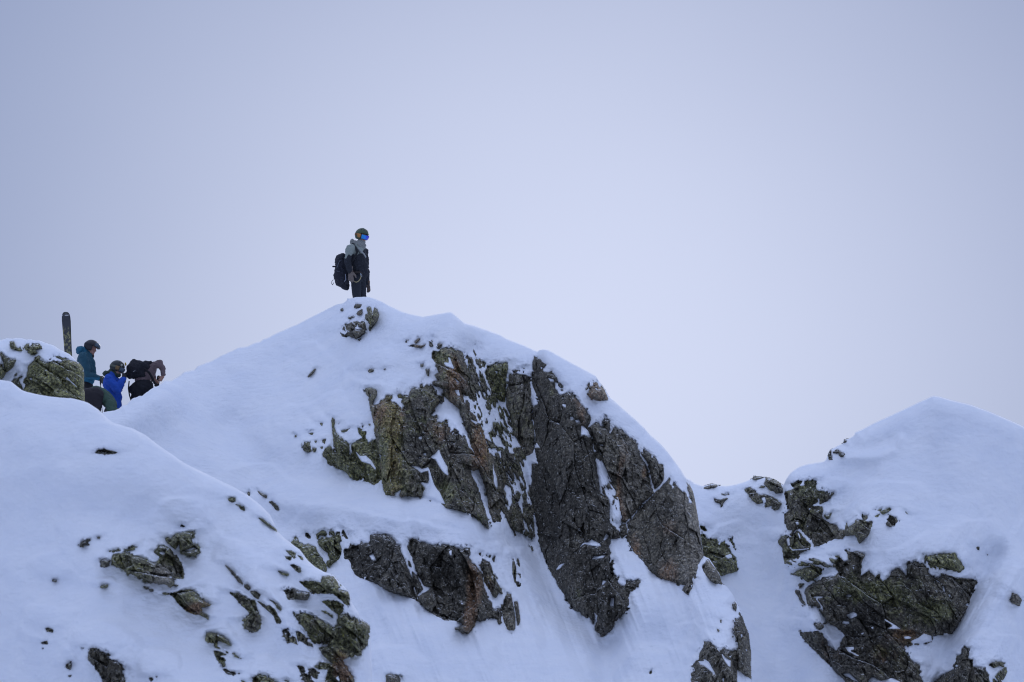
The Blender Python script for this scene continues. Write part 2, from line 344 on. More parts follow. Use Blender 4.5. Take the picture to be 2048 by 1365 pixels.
R('C', 'rock_outcrop', 'rusty little rock breaking the snow on the right skyline of the main peak',
  'b 1375,550 1400,570 1440,560 1430,525 1475,525 1490,590 1515,555 1550,610 1580,700 1540,700 1490,712 1430,695 1385,660 1395,600', 'b 1443,568 1478,590 1460,603', ang=-10, st=(.45, .3, .1), dark=.1)
R('C', 'rock_tip', 'dark rock stub at the bottom edge below the wide lower snow slope', 'q 772,1350 779,1348 790,1352 800,1356 803,1420 772,1420', group='small rock tips showing through the ridge snow')

# --- near slope on the left (layer A)
G = 'rocks scattered over the near left slope'
R('A', 'rock_outcrop', 'flat lone rock high on the near slope below the skiers', 'q 189,907 197,899 212,899 236,905 230,909 205,909', ang=80, st=(.1, .5, 0), group=G)
R('A', 'rock_outcrop', 'round mossy stone and curved sliver near the crest of the near slope', 'i 280,245 310,228 350,235 355,265 320,278 290,265; i 330,290 380,295 430,320 450,355 410,350 390,315', st=(0, .9, 0), group=G)
R('A', 'rock_outcrop', 'thin green sliver of rock right on the near slope crest', 'i 575,425 640,450 690,500 760,550 775,575 700,520 620,465', ang=55, st=(0, .9, 0), group=G)
R('A', 'rock_outcrop', 'three small mossy rocks side by side near the slope edge', 'i 860,762 920,760 960,790 940,850 930,820 890,790; i 845,815 920,820 900,860 870,845; i 975,805 1030,825 1030,855 1000,840', st=(.05, .85, 0), group=G)
R('A', 'rock_outcrop', 'egg shaped mossy rock with a small wedge above it', 'i 895,900 940,895 1000,930 1010,965 985,980 940,945', st=(.1, .6, .1), group=G)
R('A', 'rock_outcrop', 'slim pointed green rock left of the egg shaped one', 'i 780,962 830,980 885,990 880,1010 820,1000', ang=70, st=(0, .9, 0), group=G)
R('A', 'rock_outcrop', 'wide mossy rock like a wing with a drooping right end',
  'i 980,1060 1060,1065 1140,1062 1205,1075 1225,1015 1270,1005 1340,1020 1365,1060 1395,1110 1370,1155 1440,1155 1480,1170 1500,1230 1490,1300 1460,1305 1430,1280 1400,1240 1330,1185 1200,1190 1110,1190 1080,1150 1030,1110', '', ang=60, st=(.08, .85, .05), group=G)
R('A', 'rock_outcrop', 'blocky grey brown rock under the left tip of the winged rock', 'i 835,1160 870,1145 900,1160 940,1140 990,1165 1090,1180 1075,1255 950,1245 885,1250 860,1200', ang=10, st=(.15, .45, .1), group=G)
R('A', 'rock_outcrop', 'mossy tongue of rock below the winged rock', 'j 1315,555 1400,548 1490,560 1530,590 1530,650 1500,690 1440,665 1370,600; j 1310,650 1350,645 1420,690 1425,722 1380,690', ang=60, st=(.05, .85, .05), group=G)
R('A', 'rock_outcrop', 'biggest near rock, a broad mossy mass with a rusty foot at the slope edge',
  'j 1040,680 1150,675 1250,710 1320,750 1400,800 1440,820 1480,790 1480,690 1560,690 1600,735 1670,740 1695,770 1720,755 1790,790 1800,820 1775,985 1755,1020 1720,1030 1710,1090 1640,1100 1520,1140 1560,1200 1640,1330 1665,1700 1300,1700 1370,1280 1330,1250 1250,1215 1310,1165 1420,1175 1340,1100 1300,1050 1290,1020 1390,1000 1380,980 1300,980 1230,975 1180,890 1130,810 1060,720',
  'j 1310,1230 1380,1245 1370,1290 1330,1280; j 1448,1322 1490,1300 1492,1355', ang=40, st=(.15, .7, .12), group=G)
R('A', 'rock_outcrop', 'two dark broken rocks at the bottom edge beside the biggest near rock', 'j 1075,1200 1140,1205 1150,1270 1200,1310 1240,1365 1260,1700 1160,1700 1140,1340 1110,1280; j 1180,1230 1240,1225 1285,1270 1270,1340 1200,1290', ang=30, st=(.1, .5, 0), group=G)
R('A', 'rock_outcrop', 'needle thin dark rock slanting down the near slope', 'i 238,890 290,930 350,990 400,1040 430,1100 390,1070 330,1000', ang=50, st=(0, .3, 0), group=G)
R('A', 'rock_outcrop', 'two round stones at the lower end of the needle thin rock', 'i 440,1100 470,1095 505,1130 490,1160 450,1130; i 500,1165 560,1165 605,1200 580,1245 540,1220', st=(.1, .5, .1), group=G)
R('A', 'rock_outcrop', 'bottle shaped brown rock with a round lower end', 'j 390,468 440,475 490,470 540,500 600,540 650,540 665,600 690,690 712,730 705,820 670,862 610,862 545,825 540,760 510,745 580,700 595,670 520,600 450,520', ang=40, st=(.15, .6, .1), group=G)
R('A', 'rock_outcrop', 'long curved rock just right of the bottle shaped one', 'j 670,550 720,570 770,605 800,595 850,640 880,700 910,750 905,775 865,775 840,710 790,660 740,620', ang=40, st=(.15, .6, 0), group=G)
R('A', 'rock_outcrop', 'small curved rock above the long curved one', 'j 785,535 830,550 880,590 915,640 900,650 870,620 850,580', ang=40, st=(.1, .6, 0), group=G)
R('A', 'rock_outcrop', 'cluster of three sharp dark rocks left of the biggest near rock', 'j 930,828 970,840 1010,890 1015,960 980,980 930,880; j 1020,905 1050,910 1075,990 1010,965; j 1060,855 1090,855 1150,900 1170,950 1220,980 1235,1018 1150,985 1100,950 1080,960', 'j 948,872 965,880 955,895', ang=30, st=(.15, .45, .1), group=G)
R('A', 'rock_outcrop', 'arched rock like a bent hook low on the near slope', 'j 150,945 170,865 240,870 330,910 380,950 405,995 340,970 280,945 270,1000 305,1030 250,1020 240,975 180,970', st=(.05, .7, .1), group=G)
R('A', 'rock_outcrop', 'forked rock just below the bent hook with thin crumbs beside it', 'j 235,1050 280,1050 370,1090 310,1100 360,1140 345,1215 300,1180 260,1120; j 410,1065 440,1080 500,1130 450,1110; j 345,1040 385,1070 370,1075; j 395,1090 412,1110 405,1118', st=(.1, .7, 0), group=G)
R('A', 'rock_outcrop', 'low dark crescent of rock under the forked one', 'j 325,1240 350,1225 400,1255 440,1262 460,1285 430,1290 370,1280; j 470,1272 500,1275 490,1285', ang=60, st=(0, .4, 0), group=G)
R('A', 'rock_outcrop', 'mossy rock cut off by the bottom edge, left of the two dark broken rocks', 'j 630,1320 700,1290 760,1300 820,1340 900,1380 900,1700 600,1700; j 510,1345 540,1350 560,1365 520,1365; j 940,1350 960,1340 990,1365', st=(.05, .7, 0), group=G)
R('A', 'rock_outcrop', 'large long grey and mossy boulder lying across the near slope',
  'k 960,400 985,345 1040,335 1100,320 1150,340 1190,365 1240,370 1320,400 1390,440 1430,410 1445,375 1410,340 1385,320 1430,290 1440,260 1500,262 1550,290 1580,345 1620,370 1660,430 1690,530 1685,592 1610,590 1590,600 1590,650 1555,680 1500,645 1440,640 1330,620 1270,590 1200,560 1170,545 1130,540 1070,490 1000,465 970,440; k 945,315 1040,300 1050,308 980,328; k 1090,300 1150,290 1200,265 1205,275 1160,305 1100,315; k 1590,655 1635,652 1610,668',
  'k 1435,325 1500,318 1502,345 1470,352; k 1533,575 1565,563 1572,592', ang=60, st=(.08, .7, .3), group=G)
R('A', 'boulder', 'round dark stone at the left end of the large long boulder', 'k 850,410 900,392 945,405 945,450 910,480 860,478', st=(0, .4, 0), dark=.3, group=G)
R('A', 'rock_tip', 'wispy dark rock tip up left of the large long boulder', 'k 650,250 680,215 750,195 755,205 720,230 750,255 700,250 650,275; k 813,180 850,170 842,192', st=(0, .4, 0), dark=.3, group=G)
R('A', 'rock_outcrop', 'snow dusted round rock above the right end of the large long boulder', 'k 1505,185 1580,170 1640,125 1700,118 1795,125 1795,170 1770,200 1770,235 1820,235 1850,280 1850,325 1800,360 1720,360 1660,340 1650,300 1600,290 1550,250 1510,215',
  'k 1685,312 1790,268 1815,290 1750,307; k 1600,305 1640,235 1652,300 1630,335; k 1535,205 1560,210 1555,222', ang=50, st=(.1, .7, .1), group=G)
R('A', 'rock_tip', 'tiny dark tip above the snow dusted round rock', 'k 1648,70 1665,43 1702,65 1690,77', dark=.3, group=G)
R('A', 'rock_tip', 'small green wedge of rock below the large long boulder', 'k 850,670 900,648 930,650 925,680 870,682', st=(0, .7, 0), group=G)
R('A', 'rock_tip', 'small black tip alone in the middle of the near slope snow', 'k 373,600 415,600 412,622 376,617', dark=.4, group=G)
R('A', 'rock_tip', 'small joined stone left of the fish shaped rock', 'k 1285,665 1330,675 1340,692 1300,692; k 1340,695 1382,693 1382,717 1350,714', dark=.2, group=G)
R('A', 'boulder', 'fish shaped brown rock with an orange belly and a forked tail', 'k 1470,735 1500,728 1560,735 1650,705 1740,698 1800,720 1850,780 1900,820 1965,850 1940,862 1860,880 1880,930 1940,985 1930,1000 1860,950 1790,945 1710,915 1650,860 1590,790 1560,755 1500,748', ang=50, st=(.3, .7, .05), group=G)
R('A', 'rock_tip', 'small black stone near the left edge of the near slope', 'k 303,1085 330,1080 382,1100 377,1127 320,1117', dark=.4, group=G)
R('A', 'rock_tip', 'faint dark crumb under the small black stone at the left edge', 'k 258,1230 320,1208 332,1247 290,1247; k 272,1285 288,1283 282,1294', dark=.4, group=G)
R('A', 'rock_outcrop', 'big dark elongated rock cut off by the bottom edge at far left', 'l 380,1100 400,1030 445,1018 490,1045 510,1065 560,1070 605,1095 590,1125 620,1150 670,1160 710,1190 738,1235 710,1250 740,1310 760,1700 540,1700 540,1365 500,1290 430,1200 385,1140; l 318,1020 350,1010 335,1032; l 365,1032 395,1028 385,1045', '', ang=25, st=(.12, .3, .05), dark=.2, group=G)
R('A', 'rock_tip', 'small crumbled dark stone left of the big elongated rock cut by the bottom edge', 'l 143,1210 180,1180 212,1180 207,1237 170,1227; l 185,1160 215,1157 205,1168; l 178,1300 217,1293 200,1314', dark=.3, group=G)
R('A', 'rock_tip', 'speck of dark rock at the bottom edge between two cut off rocks', 'l 985,1320 1020,1315 1037,1342 1010,1357; l 1053,1298 1074,1310 1065,1327', dark=.3, group=G)

# --- boulder mound at the far left (layer B)
R('B', 'boulder', 'large rounded boulder covered in green lichen beside the standing man in teal',
  'r 455,760 470,600 510,580 570,510 640,430 660,460 655,510 740,540 820,565 860,540 870,510 960,530 1040,545 990,480 890,445 890,432 980,450 1060,468 1140,495 1250,540 1345,570 1410,630 1425,700 1405,760 1395,850 1405,950 1420,1050 1420,1300 1200,1400 870,1250 500,1150 360,1030 420,950 445,900 380,890 390,830 440,780',
  'r 1085,820 1110,765 1180,850 1250,910 1310,985 1230,920 1150,850; r 470,800 540,793 530,852', ang=60, st=(.1, 1.0, .15), rel=.8)
R('B', 'rock_outcrop', 'small dark rock wedge at the lower left foot of the lichen boulder', 'r 190,860 250,820 370,765 380,775 300,820 330,880 370,990 380,1100 300,1000', st=(.1, .3, 0), dark=.3)
R('B', 'rock_outcrop', 'small mossy rock poking from the mound top, left of the forked one', 'r 155,200 230,190 240,240 270,295 340,320 380,350 330,365 250,335 175,300 165,260 185,240', st=(.05, .9, 0))
R('B', 'rock_outcrop', 'forked mossy rock in the snow on top of the mound', 'r 400,290 440,240 480,235 480,300 550,240 650,240 680,305 600,330 610,390 520,405 460,375 430,330', st=(.1, .7, 0))
R('B', 'rock_outcrop', 'heart shaped brown rock on the left part of the mound', 'r -20,370 20,380 70,440 130,460 180,500 250,490 262,520 210,630 110,705 65,600 60,530 30,470', 'r 135,490 165,495 160,515 140,515', st=(.15, .6, 0))
R('B', 'rock_outcrop', 'rounded mossy rock cut by the left edge of the view', 'r -90,560 0,580 60,640 95,715 60,790 0,835 -90,840', st=(.1, .8, 0))
R('B', 'rock_tip', 'little dark tip between the heart shaped rock and the lichen boulder', 'r 233,757 287,708 272,767', dark=.3)

# --- gully and snow dome on the right (layer D)
R('D', 'rock_outcrop', 'olive brown rock behind the right side of the central spur, in the gully',
  'e 1300,1045 1340,1050 1370,1100 1470,1090 1490,1145 1545,1110 1600,1210 1622,1240 1640,1270 1660,1290 1670,1365 1672,1410 1600,1432 1520,1462 1440,1450 1300,1400 1250,1250; e 1290,965 1330,960 1360,980 1355,997 1290,997; e 1595,1070 1610,1085 1640,1150 1655,1200 1640,1190 1615,1130',
  'e 1548,1262 1600,1240 1622,1252 1622,1280 1570,1288', ang=70, st=(.15, .75, .1))
R('D', 'rock_outcrop', 'thin dark crust of rock on the saddle snow right of the main peak',
  'm 138,582 180,560 222,543 285,563 250,578 170,590; m 240,690 290,702 378,685 332,732 320,772 300,732 260,727; m 300,640 330,632 380,650 340,650', '', [('m 130,540 420,540 420,700 130,700', .7, 70, 3.5)], ang=75, st=(.05, .4, .1))
R('D', 'rock_outcrop', 'rounded grey rock on the saddle skyline beside the snow dome',
  'm 620,490 640,463 740,476 700,492 640,502; m 740,540 770,488 810,484 860,506 905,540 930,598 925,632 860,637 800,602 770,572; m 705,575 745,560 740,578', '', ang=60, st=(.05, .5, .15))
R('D', 'rock_outcrop', 'two lobed rock slanting across the saddle snow below the rounded grey one',
  'm 545,600 590,580 640,600 680,650 760,650 800,665 870,710 920,740 870,800 820,790 800,765 760,770 720,740 670,740 620,700 600,650 560,620', 'm 708,680 752,668 762,722 738,745; m 612,650 645,645 640,668', ang=60, st=(.05, .5, .05))
R('D', 'cliff', 'upper mossy crag under the round lip of the snow dome',
  'm 1010,540 1080,510 1125,510 1100,560 1140,570 1150,520 1190,508 1255,510 1255,600 1300,620 1430,632 1440,640 1370,700 1300,745 1300,690 1270,680 1280,720 1190,770 1260,765 1320,770 1330,820 1310,850 1335,890 1340,910 1410,950 1460,960 1500,1000 1540,1010 1545,1060 1520,1090 1440,1090 1350,1130 1290,1160 1240,1165 1230,1110 1150,1040 1100,980 1060,1000 1010,1060 1020,1000 980,1000 950,930 940,840 990,830 960,700 940,620 1010,610 1060,580 1020,570; m 1310,740 1350,690 1420,650 1370,710',
  'm 1185,790 1205,785 1200,805; m 1165,960 1190,958 1180,975; m 1000,625 1015,650 1008,655; m 1055,925 1080,920 1090,950 1065,950', ang=35, st=(.2, .45, .1), dark=.2)
R('D', 'rock_outcrop', 'pointed brown rock with a fin, right of the upper mossy crag',
  'm 1547,1000 1565,935 1580,980 1640,940 1660,900 1740,900 1770,920 1825,910 1825,950 1780,1060 1690,1145 1670,1080 1660,1050 1570,1060 1549,1055; m 1730,850 1780,860 1770,905 1735,895', '', ang=30, st=(.2, .5, .15))
R('D', 'rock_tip', 'tiny wedge of rock on snow beside the upper mossy crag', 'm 1340,850 1390,855 1415,830 1390,890 1360,885', st=(0, .6, 0))
R('D', 'rock_outcrop', 'left toe of the mossy crag laced with thin snow veins',
  'm 875,1120 920,1070 975,1060 1010,1085 1060,1010 1090,1015 1140,1080 1210,1155 1200,1200 1100,1225 1090,1290 940,1310 920,1180',
  'm 960,1100 990,1065 1003,1150 975,1172; m 985,1172 1000,1165 1030,1195 1190,1182 1190,1194 1090,1210 1020,1208; m 1075,1030 1090,1035 1110,1090 1095,1090', ang=40, st=(.1, .6, .05), dark=.1)
R('D', 'rock_outcrop', 'snow choked rubble between the upper and lower crags of the dome',
  'n 130,735 380,740 500,780 600,760 700,760 640,870 560,890 480,890 380,860 220,930 150,870', '', [('n 100,700 720,700 720,950 100,950', .47, 70, 7.0)], ang=50, st=(.1, .6, .05), rel=.6)
R('D', 'rock_outcrop', 'lens shaped mossy rock above the curved snow band of the big crag', 'n 215,940 370,870 480,870 530,900 500,950 430,1000 370,1030 290,970', 'n 290,965 300,965 385,1030 375,1035', ang=60, st=(.1, .7, .05))
R('D', 'cliff', 'biggest right hand crag, dark olive rock overhanging the gully snow',
  'o 255,440 330,372 440,325 560,312 592,262 560,215 530,200 590,112 640,165 690,150 680,80 650,40 700,60 780,60 840,95 810,180 800,310 890,260 950,320 990,290 1020,370 1100,310 1130,250 1180,225 1270,310 1280,190 1350,160 1390,185 1420,175 1460,220 1490,290 1540,330 1600,320 1620,280 1700,310 1960,345 1960,365 1880,600 1800,750 1720,880 1630,885 1520,900 1520,960 1370,985 1220,1000 1300,1150 1400,1200 1390,1290 1425,1365 1450,1700 700,1700 650,1345 560,1260 440,1130 310,1010 210,900 190,850 230,875 350,855 430,880 480,1000 560,1060 605,1000 640,900 580,820 470,760 430,680 370,600 280,592 262,520; o 150,440 190,450 225,540 250,590 215,570 180,500; o 180,390 235,380 200,420; o 355,790 390,770 440,800 420,835 370,825',
  'o 325,508 380,500 445,508 400,532 345,524; o 355,530 372,525 425,600 435,650 410,640 400,600; o 645,505 690,482 718,492 705,512 665,512; o 660,690 740,656 780,690 760,712 700,738 680,720; o 616,768 640,752 690,752 697,780 630,782; o 1032,735 1060,738 1150,790 1215,832 1080,832 1130,800 1060,758; o 1236,908 1290,902 1320,912 1300,932 1250,930; o 1305,955 1380,920 1440,878 1515,900 1522,955 1420,978 1320,978; o 1845,590 1890,565 1880,605; o 1635,868 1710,885 1640,905; o 905,815 940,805 930,840; o 800,880 845,860 830,890; o 805,1030 830,1005 825,1025; o 645,1010 740,1010 745,1040 700,1050 800,1100 770,1105 680,1060; o 880,1345 920,1305 1010,1350 1130,1320 1210,1365 1210,1400 880,1400; o 620,1278 700,1276 800,1370 740,1350 640,1296; o 1615,400 1645,405 1655,465 1640,470; o 1680,485 1710,490 1700,520; o 1555,345 1565,340 1610,370 1600,375; o 1525,335 1560,375 1545,372; o 725,215 745,212 735,238',
  [('o 420,840 680,860 680,1080 470,1080', .55, 40, 5.0)], ang=48, st=(.22, .38, .12), dark=.3)
R('D', 'rock_outcrop', 'flat topped olive block in the snow right of the big crag', 'o 1450,105 1600,85 1750,68 1780,130 1840,215 1800,270 1700,235 1600,220 1560,200 1510,220', '', ang=70, st=(.05, .8, .05))
R('D', 'rock_outcrop', 'tower like dark rock rising from the bottom edge at right',
  'p 1320,1100 1370,1085 1385,1025 1450,1030 1440,1130 1485,1140 1490,1215 1600,1220 1640,1290 1660,1365 1680,1700 1000,1700 1100,1365 1200,1290 1300,1230 1280,1200 1320,1160',
  'p 1310,1200 1325,1185 1350,1205 1320,1215; p 1285,1285 1300,1290 1292,1300', ang=5, st=(.15, .35, .15), dark=.2)
R('D', 'rock_outcrop', 'curled rock around a snow patch in the bottom right corner', 'p 1640,1195 1700,1160 1780,1160 1800,1210 1750,1200 1700,1220; p 1690,1340 1750,1260 1820,1210 1832,1262 1790,1340 1760,1400 1700,1400', '', [('p 1600,1100 1850,1100 1850,1400 1600,1400', .75, 40, 4.0)], ang=30, st=(.05, .6, .1))
R('D', 'boulder', 'small lone brown rock near the right edge', 'p 1850,535 1875,520 1880,470 1930,490 1975,540 1955,603 1900,580', '', ang=30, st=(.3, .3, .1), dark=.2)
R('D', 'rock_tip', 'tiny dark speck of rock on snow above the small lone brown rock', 'p 1518,10 1557,8 1547,47 1530,40; p 1618,80 1647,88 1637,102', dark=.3, group='rock specks on the dome snow')
R('D', 'boulder', 'small triangular brown boulder in smooth snow on the dome', 'n 1170,440 1190,345 1250,375 1280,415 1230,465 1185,465', '', ang=20, st=(.2, .4, .15))
R('D', 'rock_tip', 'low mossy rock streak just above the triangular boulder', 'n 1100,320 1190,283 1212,300 1130,347; n 1048,367 1100,338 1080,372; n 1060,305 1120,290 1105,312; n 1350,313 1392,352 1370,342', '', ang=70, st=(0, .8, 0), group='mossy rock streaks above the triangular boulder')
R('D', 'rock_outcrop', 'small black rimmed rock on the left skyline of the snow dome', 'm 1372,240 1386,206 1415,200 1400,260 1422,300 1393,302; m 1430,232 1470,198 1520,230 1552,240 1530,272 1500,267 1488,230; m 1530,130 1545,105 1575,105 1560,127', '', ang=20, st=(.05, .2, .05), dark=.3)
# ------------------------------------------------------------------ materials
def new_mat(name):
    m = bpy.data.materials.new(name); m.use_nodes = True
    t = m.node_tree; b = t.nodes['Principled BSDF']
    return m, t, b


def nz(t, vec, scale, detail=4, rough=.55, dist=0.0):
    n = t.nodes.new('ShaderNodeTexNoise'); n.inputs['Scale'].default_value = scale
    n.inputs['Detail'].default_value = detail; n.inputs['Roughness'].default_value = rough
    n.inputs['Distortion'].default_value = dist
    if vec is not None: t.links.new(vec, n.inputs['Vector'])
    return n.outputs['Fac']


def cr(t, src, stops, interp='LINEAR'):
    r = t.nodes.new('ShaderNodeValToRGB'); r.color_ramp.interpolation = interp
    e = r.color_ramp.elements
    e[0].position, e[0].color = stops[0][0], (*stops[0][1], 1)
    e[1].position, e[1].color = stops[1][0], (*stops[1][1], 1)
    for p, c in stops[2:]:
        q = e.new(p); q.color = (*c, 1)
    t.links.new(src, r.inputs[0]); return r.outputs[0]


def mixc(t, fac, a, b):
    m = t.nodes.new('ShaderNodeMix'); m.data_type = 'RGBA'
    for s, i in ((fac, 0), (a, 6), (b, 7)):
        if isinstance(s, (int, float)): m.inputs[i].default_value = s
        elif isinstance(s, tuple): m.inputs[i].default_value = (*s, 1)
        else: t.links.new(s, m.inputs[i])
    return m.outputs[2]


def mth(t, op, a, b=None, clamp=False):
    m = t.nodes.new('ShaderNodeMath'); m.operation = op; m.use_clamp = clamp
    for i, s in enumerate((a, b)):
        if s is None: continue
        if isinstance(s, (int, float)): m.inputs[i].default_value = s
        else: t.links.new(s, m.inputs[i])
    return m.outputs[0]


def snow_material():
    m, t, b = new_mat('snow')
    tcn = t.nodes.new('ShaderNodeTexCoord')
    mp = t.nodes.new('ShaderNodeMapping'); mp.inputs['Scale'].default_value = (1, 2.2, 1.6)
    mp.inputs['Rotation'].default_value = (0, .3, .4)
    t.links.new(tcn.outputs['Object'], mp.inputs[0])
    n1 = nz(t, mp.outputs[0], 1.3, 5, .6)
    t.links.new(cr(t, n1, [(.3, (.80, .835, .90)), (.7, (.875, .895, .93))]), b.inputs['Base Color'])
    b.inputs['Roughness'].default_value = .75
    b.inputs['Specular IOR Level'].default_value = .25
    n2 = nz(t, mp.outputs[0], 6, 6, .62)
    n3 = nz(t, tcn.outputs['Object'], 60, 3, .6)
    h = mth(t, 'ADD', mth(t, 'MULTIPLY', n2, 1.0), mth(t, 'MULTIPLY', n3, .12))
    bu = t.nodes.new('ShaderNodeBump'); bu.inputs['Strength'].default_value = .7; bu.inputs['Distance'].default_value = .05
    t.links.new(h, bu.inputs['Height']); t.links.new(bu.outputs[0], b.inputs['Normal'])
    return m


def rock_material():
    """attribute 'stain': r rust, g lichen, b pale weathering, a dark slabs"""
    m, t, b = new_mat('rock')
    tcn = t.nodes.new('ShaderNodeTexCoord')
    at = t.nodes.new('ShaderNodeAttribute'); at.attribute_name = 'stain'
    se = t.nodes.new('ShaderNodeSeparateColor'); t.links.new(at.outputs['Color'], se.inputs[0])
    rust, lich, pale, dark = se.outputs[0], se.outputs[1], se.outputs[2], at.outputs['Alpha']
    ob = tcn.outputs['Object']
    mp = t.nodes.new('ShaderNodeMapping'); mp.inputs['Scale'].default_value = (1, 1, .28); mp.inputs['Rotation'].default_value = (0, .3, 0)
    t.links.new(ob, mp.inputs[0])
    base = cr(t, nz(t, ob, 3.2, 8, .68), [(.32, (.082, .076, .062)), (.47, (.148, .135, .104)), (.58, (.215, .192, .145)), (.72, (.30, .27, .205))])
    streak = nz(t, mp.outputs[0], 7, 5, .7)
    base = mixc(t, mth(t, 'MULTIPLY', cr(t, streak, [(.45, (0, 0, 0)), (.7, (1, 1, 1))]), .35), base, (.24, .22, .185))
    base = mixc(t, mth(t, 'MULTIPLY', cr(t, nz(t, mp.outputs[0], 3, 5, .7), [(.50, (0, 0, 0)), (.62, (1, 1, 1))]), .6), base, (.070, .067, .060))
    dk = cr(t, nz(t, ob, 4, 8, .7), [(.35, (.058, .053, .044)), (.55, (.094, .086, .070)), (.72, (.155, .140, .112))])
    base = mixc(t, mth(t, 'MULTIPLY', dark, 1.25, True), base, dk)
    ru = mth(t, 'MULTIPLY', mth(t, 'SUBTRACT', mth(t, 'ADD', mth(t, 'MULTIPLY', rust, 1.1), nz(t, mp.outputs[0], 4.5, 5, .65)), .86), 2.6, True)
    ruc = cr(t, nz(t, ob, 14, 4, .6), [(.35, (.16, .105, .066)), (.6, (.28, .175, .105)), (.75, (.38, .26, .17))])
    base = mixc(t, ru, base, ruc)
    pa = mth(t, 'MULTIPLY', mth(t, 'SUBTRACT', mth(t, 'ADD', pale, nz(t, mp.outputs[0], 6, 6, .7)), .82), 3.0, True)
    base = mixc(t, pa, base, cr(t, nz(t, mp.outputs[0], 16, 4, .7), [(.35, (.12, .11, .09)), (.55, (.27, .245, .20)), (.72, (.42, .385, .31))]))
    # lichen: soft patches broken into little rosettes
    vo = t.nodes.new('ShaderNodeTexVoronoi'); vo.inputs['Scale'].default_value = 26; vo.inputs['Randomness'].default_value = 1
    t.links.new(ob, vo.inputs['Vector'])
    ros = mth(t, 'MULTIPLY', mth(t, 'SUBTRACT', .40, vo.outputs['Distance']), 3, True)
    li = mth(t, 'MULTIPLY', mth(t, 'SUBTRACT', mth(t, 'ADD', mth(t, 'MULTIPLY', lich, .66), nz(t, ob, 4, 6, .72)), .80), 5, True)
    lic = cr(t, nz(t, ob, 18, 3, .6), [(.35, (.125, .145, .055)), (.52, (.215, .23, .075)), (.68, (.36, .36, .10))])
    base = mixc(t, mth(t, 'MULTIPLY', li, mth(t, 'ADD', mth(t, 'MULTIPLY', ros, .55), .40)), base, lic)
    ye = mth(t, 'MULTIPLY', mth(t, 'SUBTRACT', mth(t, 'ADD', mth(t, 'MULTIPLY', lich, .30), nz(t, ob, 9, 4, .7)), .80), 8, True)
    base = mixc(t, mth(t, 'MULTIPLY', ye, ros), base, (.42, .40, .12))
    grain = cr(t, nz(t, ob, 17, 6, .78), [(.36, (.28, .28, .28)), (.5, (.85, .85, .85)), (.60, (1.9, 1.87, 1.78))])
    gm = t.nodes.new('ShaderNodeMix'); gm.data_type = 'RGBA'; gm.blend_type = 'MULTIPLY'; gm.inputs[0].default_value = 1
    t.links.new(base, gm.inputs[6]); t.links.new(grain, gm.inputs[7]); base = gm.outputs[2]
    ta = t.nodes.new('ShaderNodeAttribute'); ta.attribute_name = 'tone'
    tm = t.nodes.new('ShaderNodeVectorMath'); tm.operation = 'SCALE'
    t.links.new(base, tm.inputs[0]); t.links.new(ta.outputs['Fac'], tm.inputs['Scale']); base = tm.outputs[0]
    # pale crystals, bird lime and grains of snow caught in the cracks
    v2 = t.nodes.new('ShaderNodeTexVoronoi'); v2.inputs['Scale'].default_value = 20; t.links.new(ob, v2.inputs['Vector'])
    sp = mth(t, 'MULTIPLY', mth(t, 'LESS_THAN', v2.outputs['Distance'], .27), mth(t, 'GREATER_THAN', nz(t, ob, 7, 4, .75), .52))
    base = mixc(t, mth(t, 'MULTIPLY', sp, .8), base, (.46, .45, .42))
    # powder lying on little ledges that face the sky
    ge = t.nodes.new('ShaderNodeNewGeometry'); gs_ = t.nodes.new('ShaderNodeSeparateXYZ'); t.links.new(ge.outputs['True Normal'], gs_.inputs[0])
    led = mth(t, 'MULTIPLY', mth(t, 'SUBTRACT', mth(t, 'ADD', gs_.outputs['Z'], mth(t, 'MULTIPLY', nz(t, ob, 9, 5, .7), 1.1)), 1.47), 9, True)
    base = mixc(t, led, base, (.80, .82, .86))
    t.links.new(base, b.inputs['Base Color'])
    b.inputs['Roughness'].default_value = .85
    b.inputs['Specular IOR Level'].default_value = .3
    h = mth(t, 'ADD', nz(t, ob, 11, 8, .72), mth(t, 'MULTIPLY', nz(t, mp.outputs[0], 30, 4, .7), .5))
    bu = t.nodes.new('ShaderNodeBump'); bu.inputs['Strength'].default_value = 1.0; bu.inputs['Distance'].default_value = .045
    t.links.new(h, bu.inputs['Height']); t.links.new(bu.outputs[0], b.inputs['Normal'])
    return m


SNOW = snow_material()
ROCK = rock_material()


# ------------------------------------------------------------------ the ridge
def pts(s, t=None):
    k = TILE[t] if t else (0, 0, 1.0)
    return T(k[0], k[1], s, k[2] if len(k) > 2 else 5.0)


OUT_C = pts('150,850 200,828 206,825 224,822 237,817 245,809 253,810 264,798 285,790 303,777 317,772 330,761 343,760 356,753 369,744 388,740 396,732 422,723 449,709 475,697 500,690 520,683 560,663 600,647 612,640 636,628 660,616 673,609.4 682,608 688,606 694,601 695,596 697,598 704,597 712,594.6 728,594 740,595 748,597.4 764,604 780,613 804,624 824,630 846,634.4 870,630 896,625.4 902,625 906,627 916,636 929,647 948,652 976,662 1000,671 1012,678 1048,692 1074,703.6 1080,700.6 1088,699.4 1097,701 1110,708 1140,725 1180,746 1192,753 1198,762 1204,771 1212,782 1218,794 1230,804 1248,820 1270,839 1288,856 1300,870 1320,887 1336,905 1350,924 1360,938 1368,951 1373,958 1376,964 1386,984 1390,1000 1393,1016 1397,1040 1400,1056 1401,1070 1404,1090 1407,1112 1412,1115 1418,1117 1428,1132 1440,1150 1444,1168 1454,1174 1466,1190 1476,1210 1480,1220 1486,1236 1492,1254 1498,1268 1500.5,1292 1503,1308 1503.5,1358 1504.5,1425')
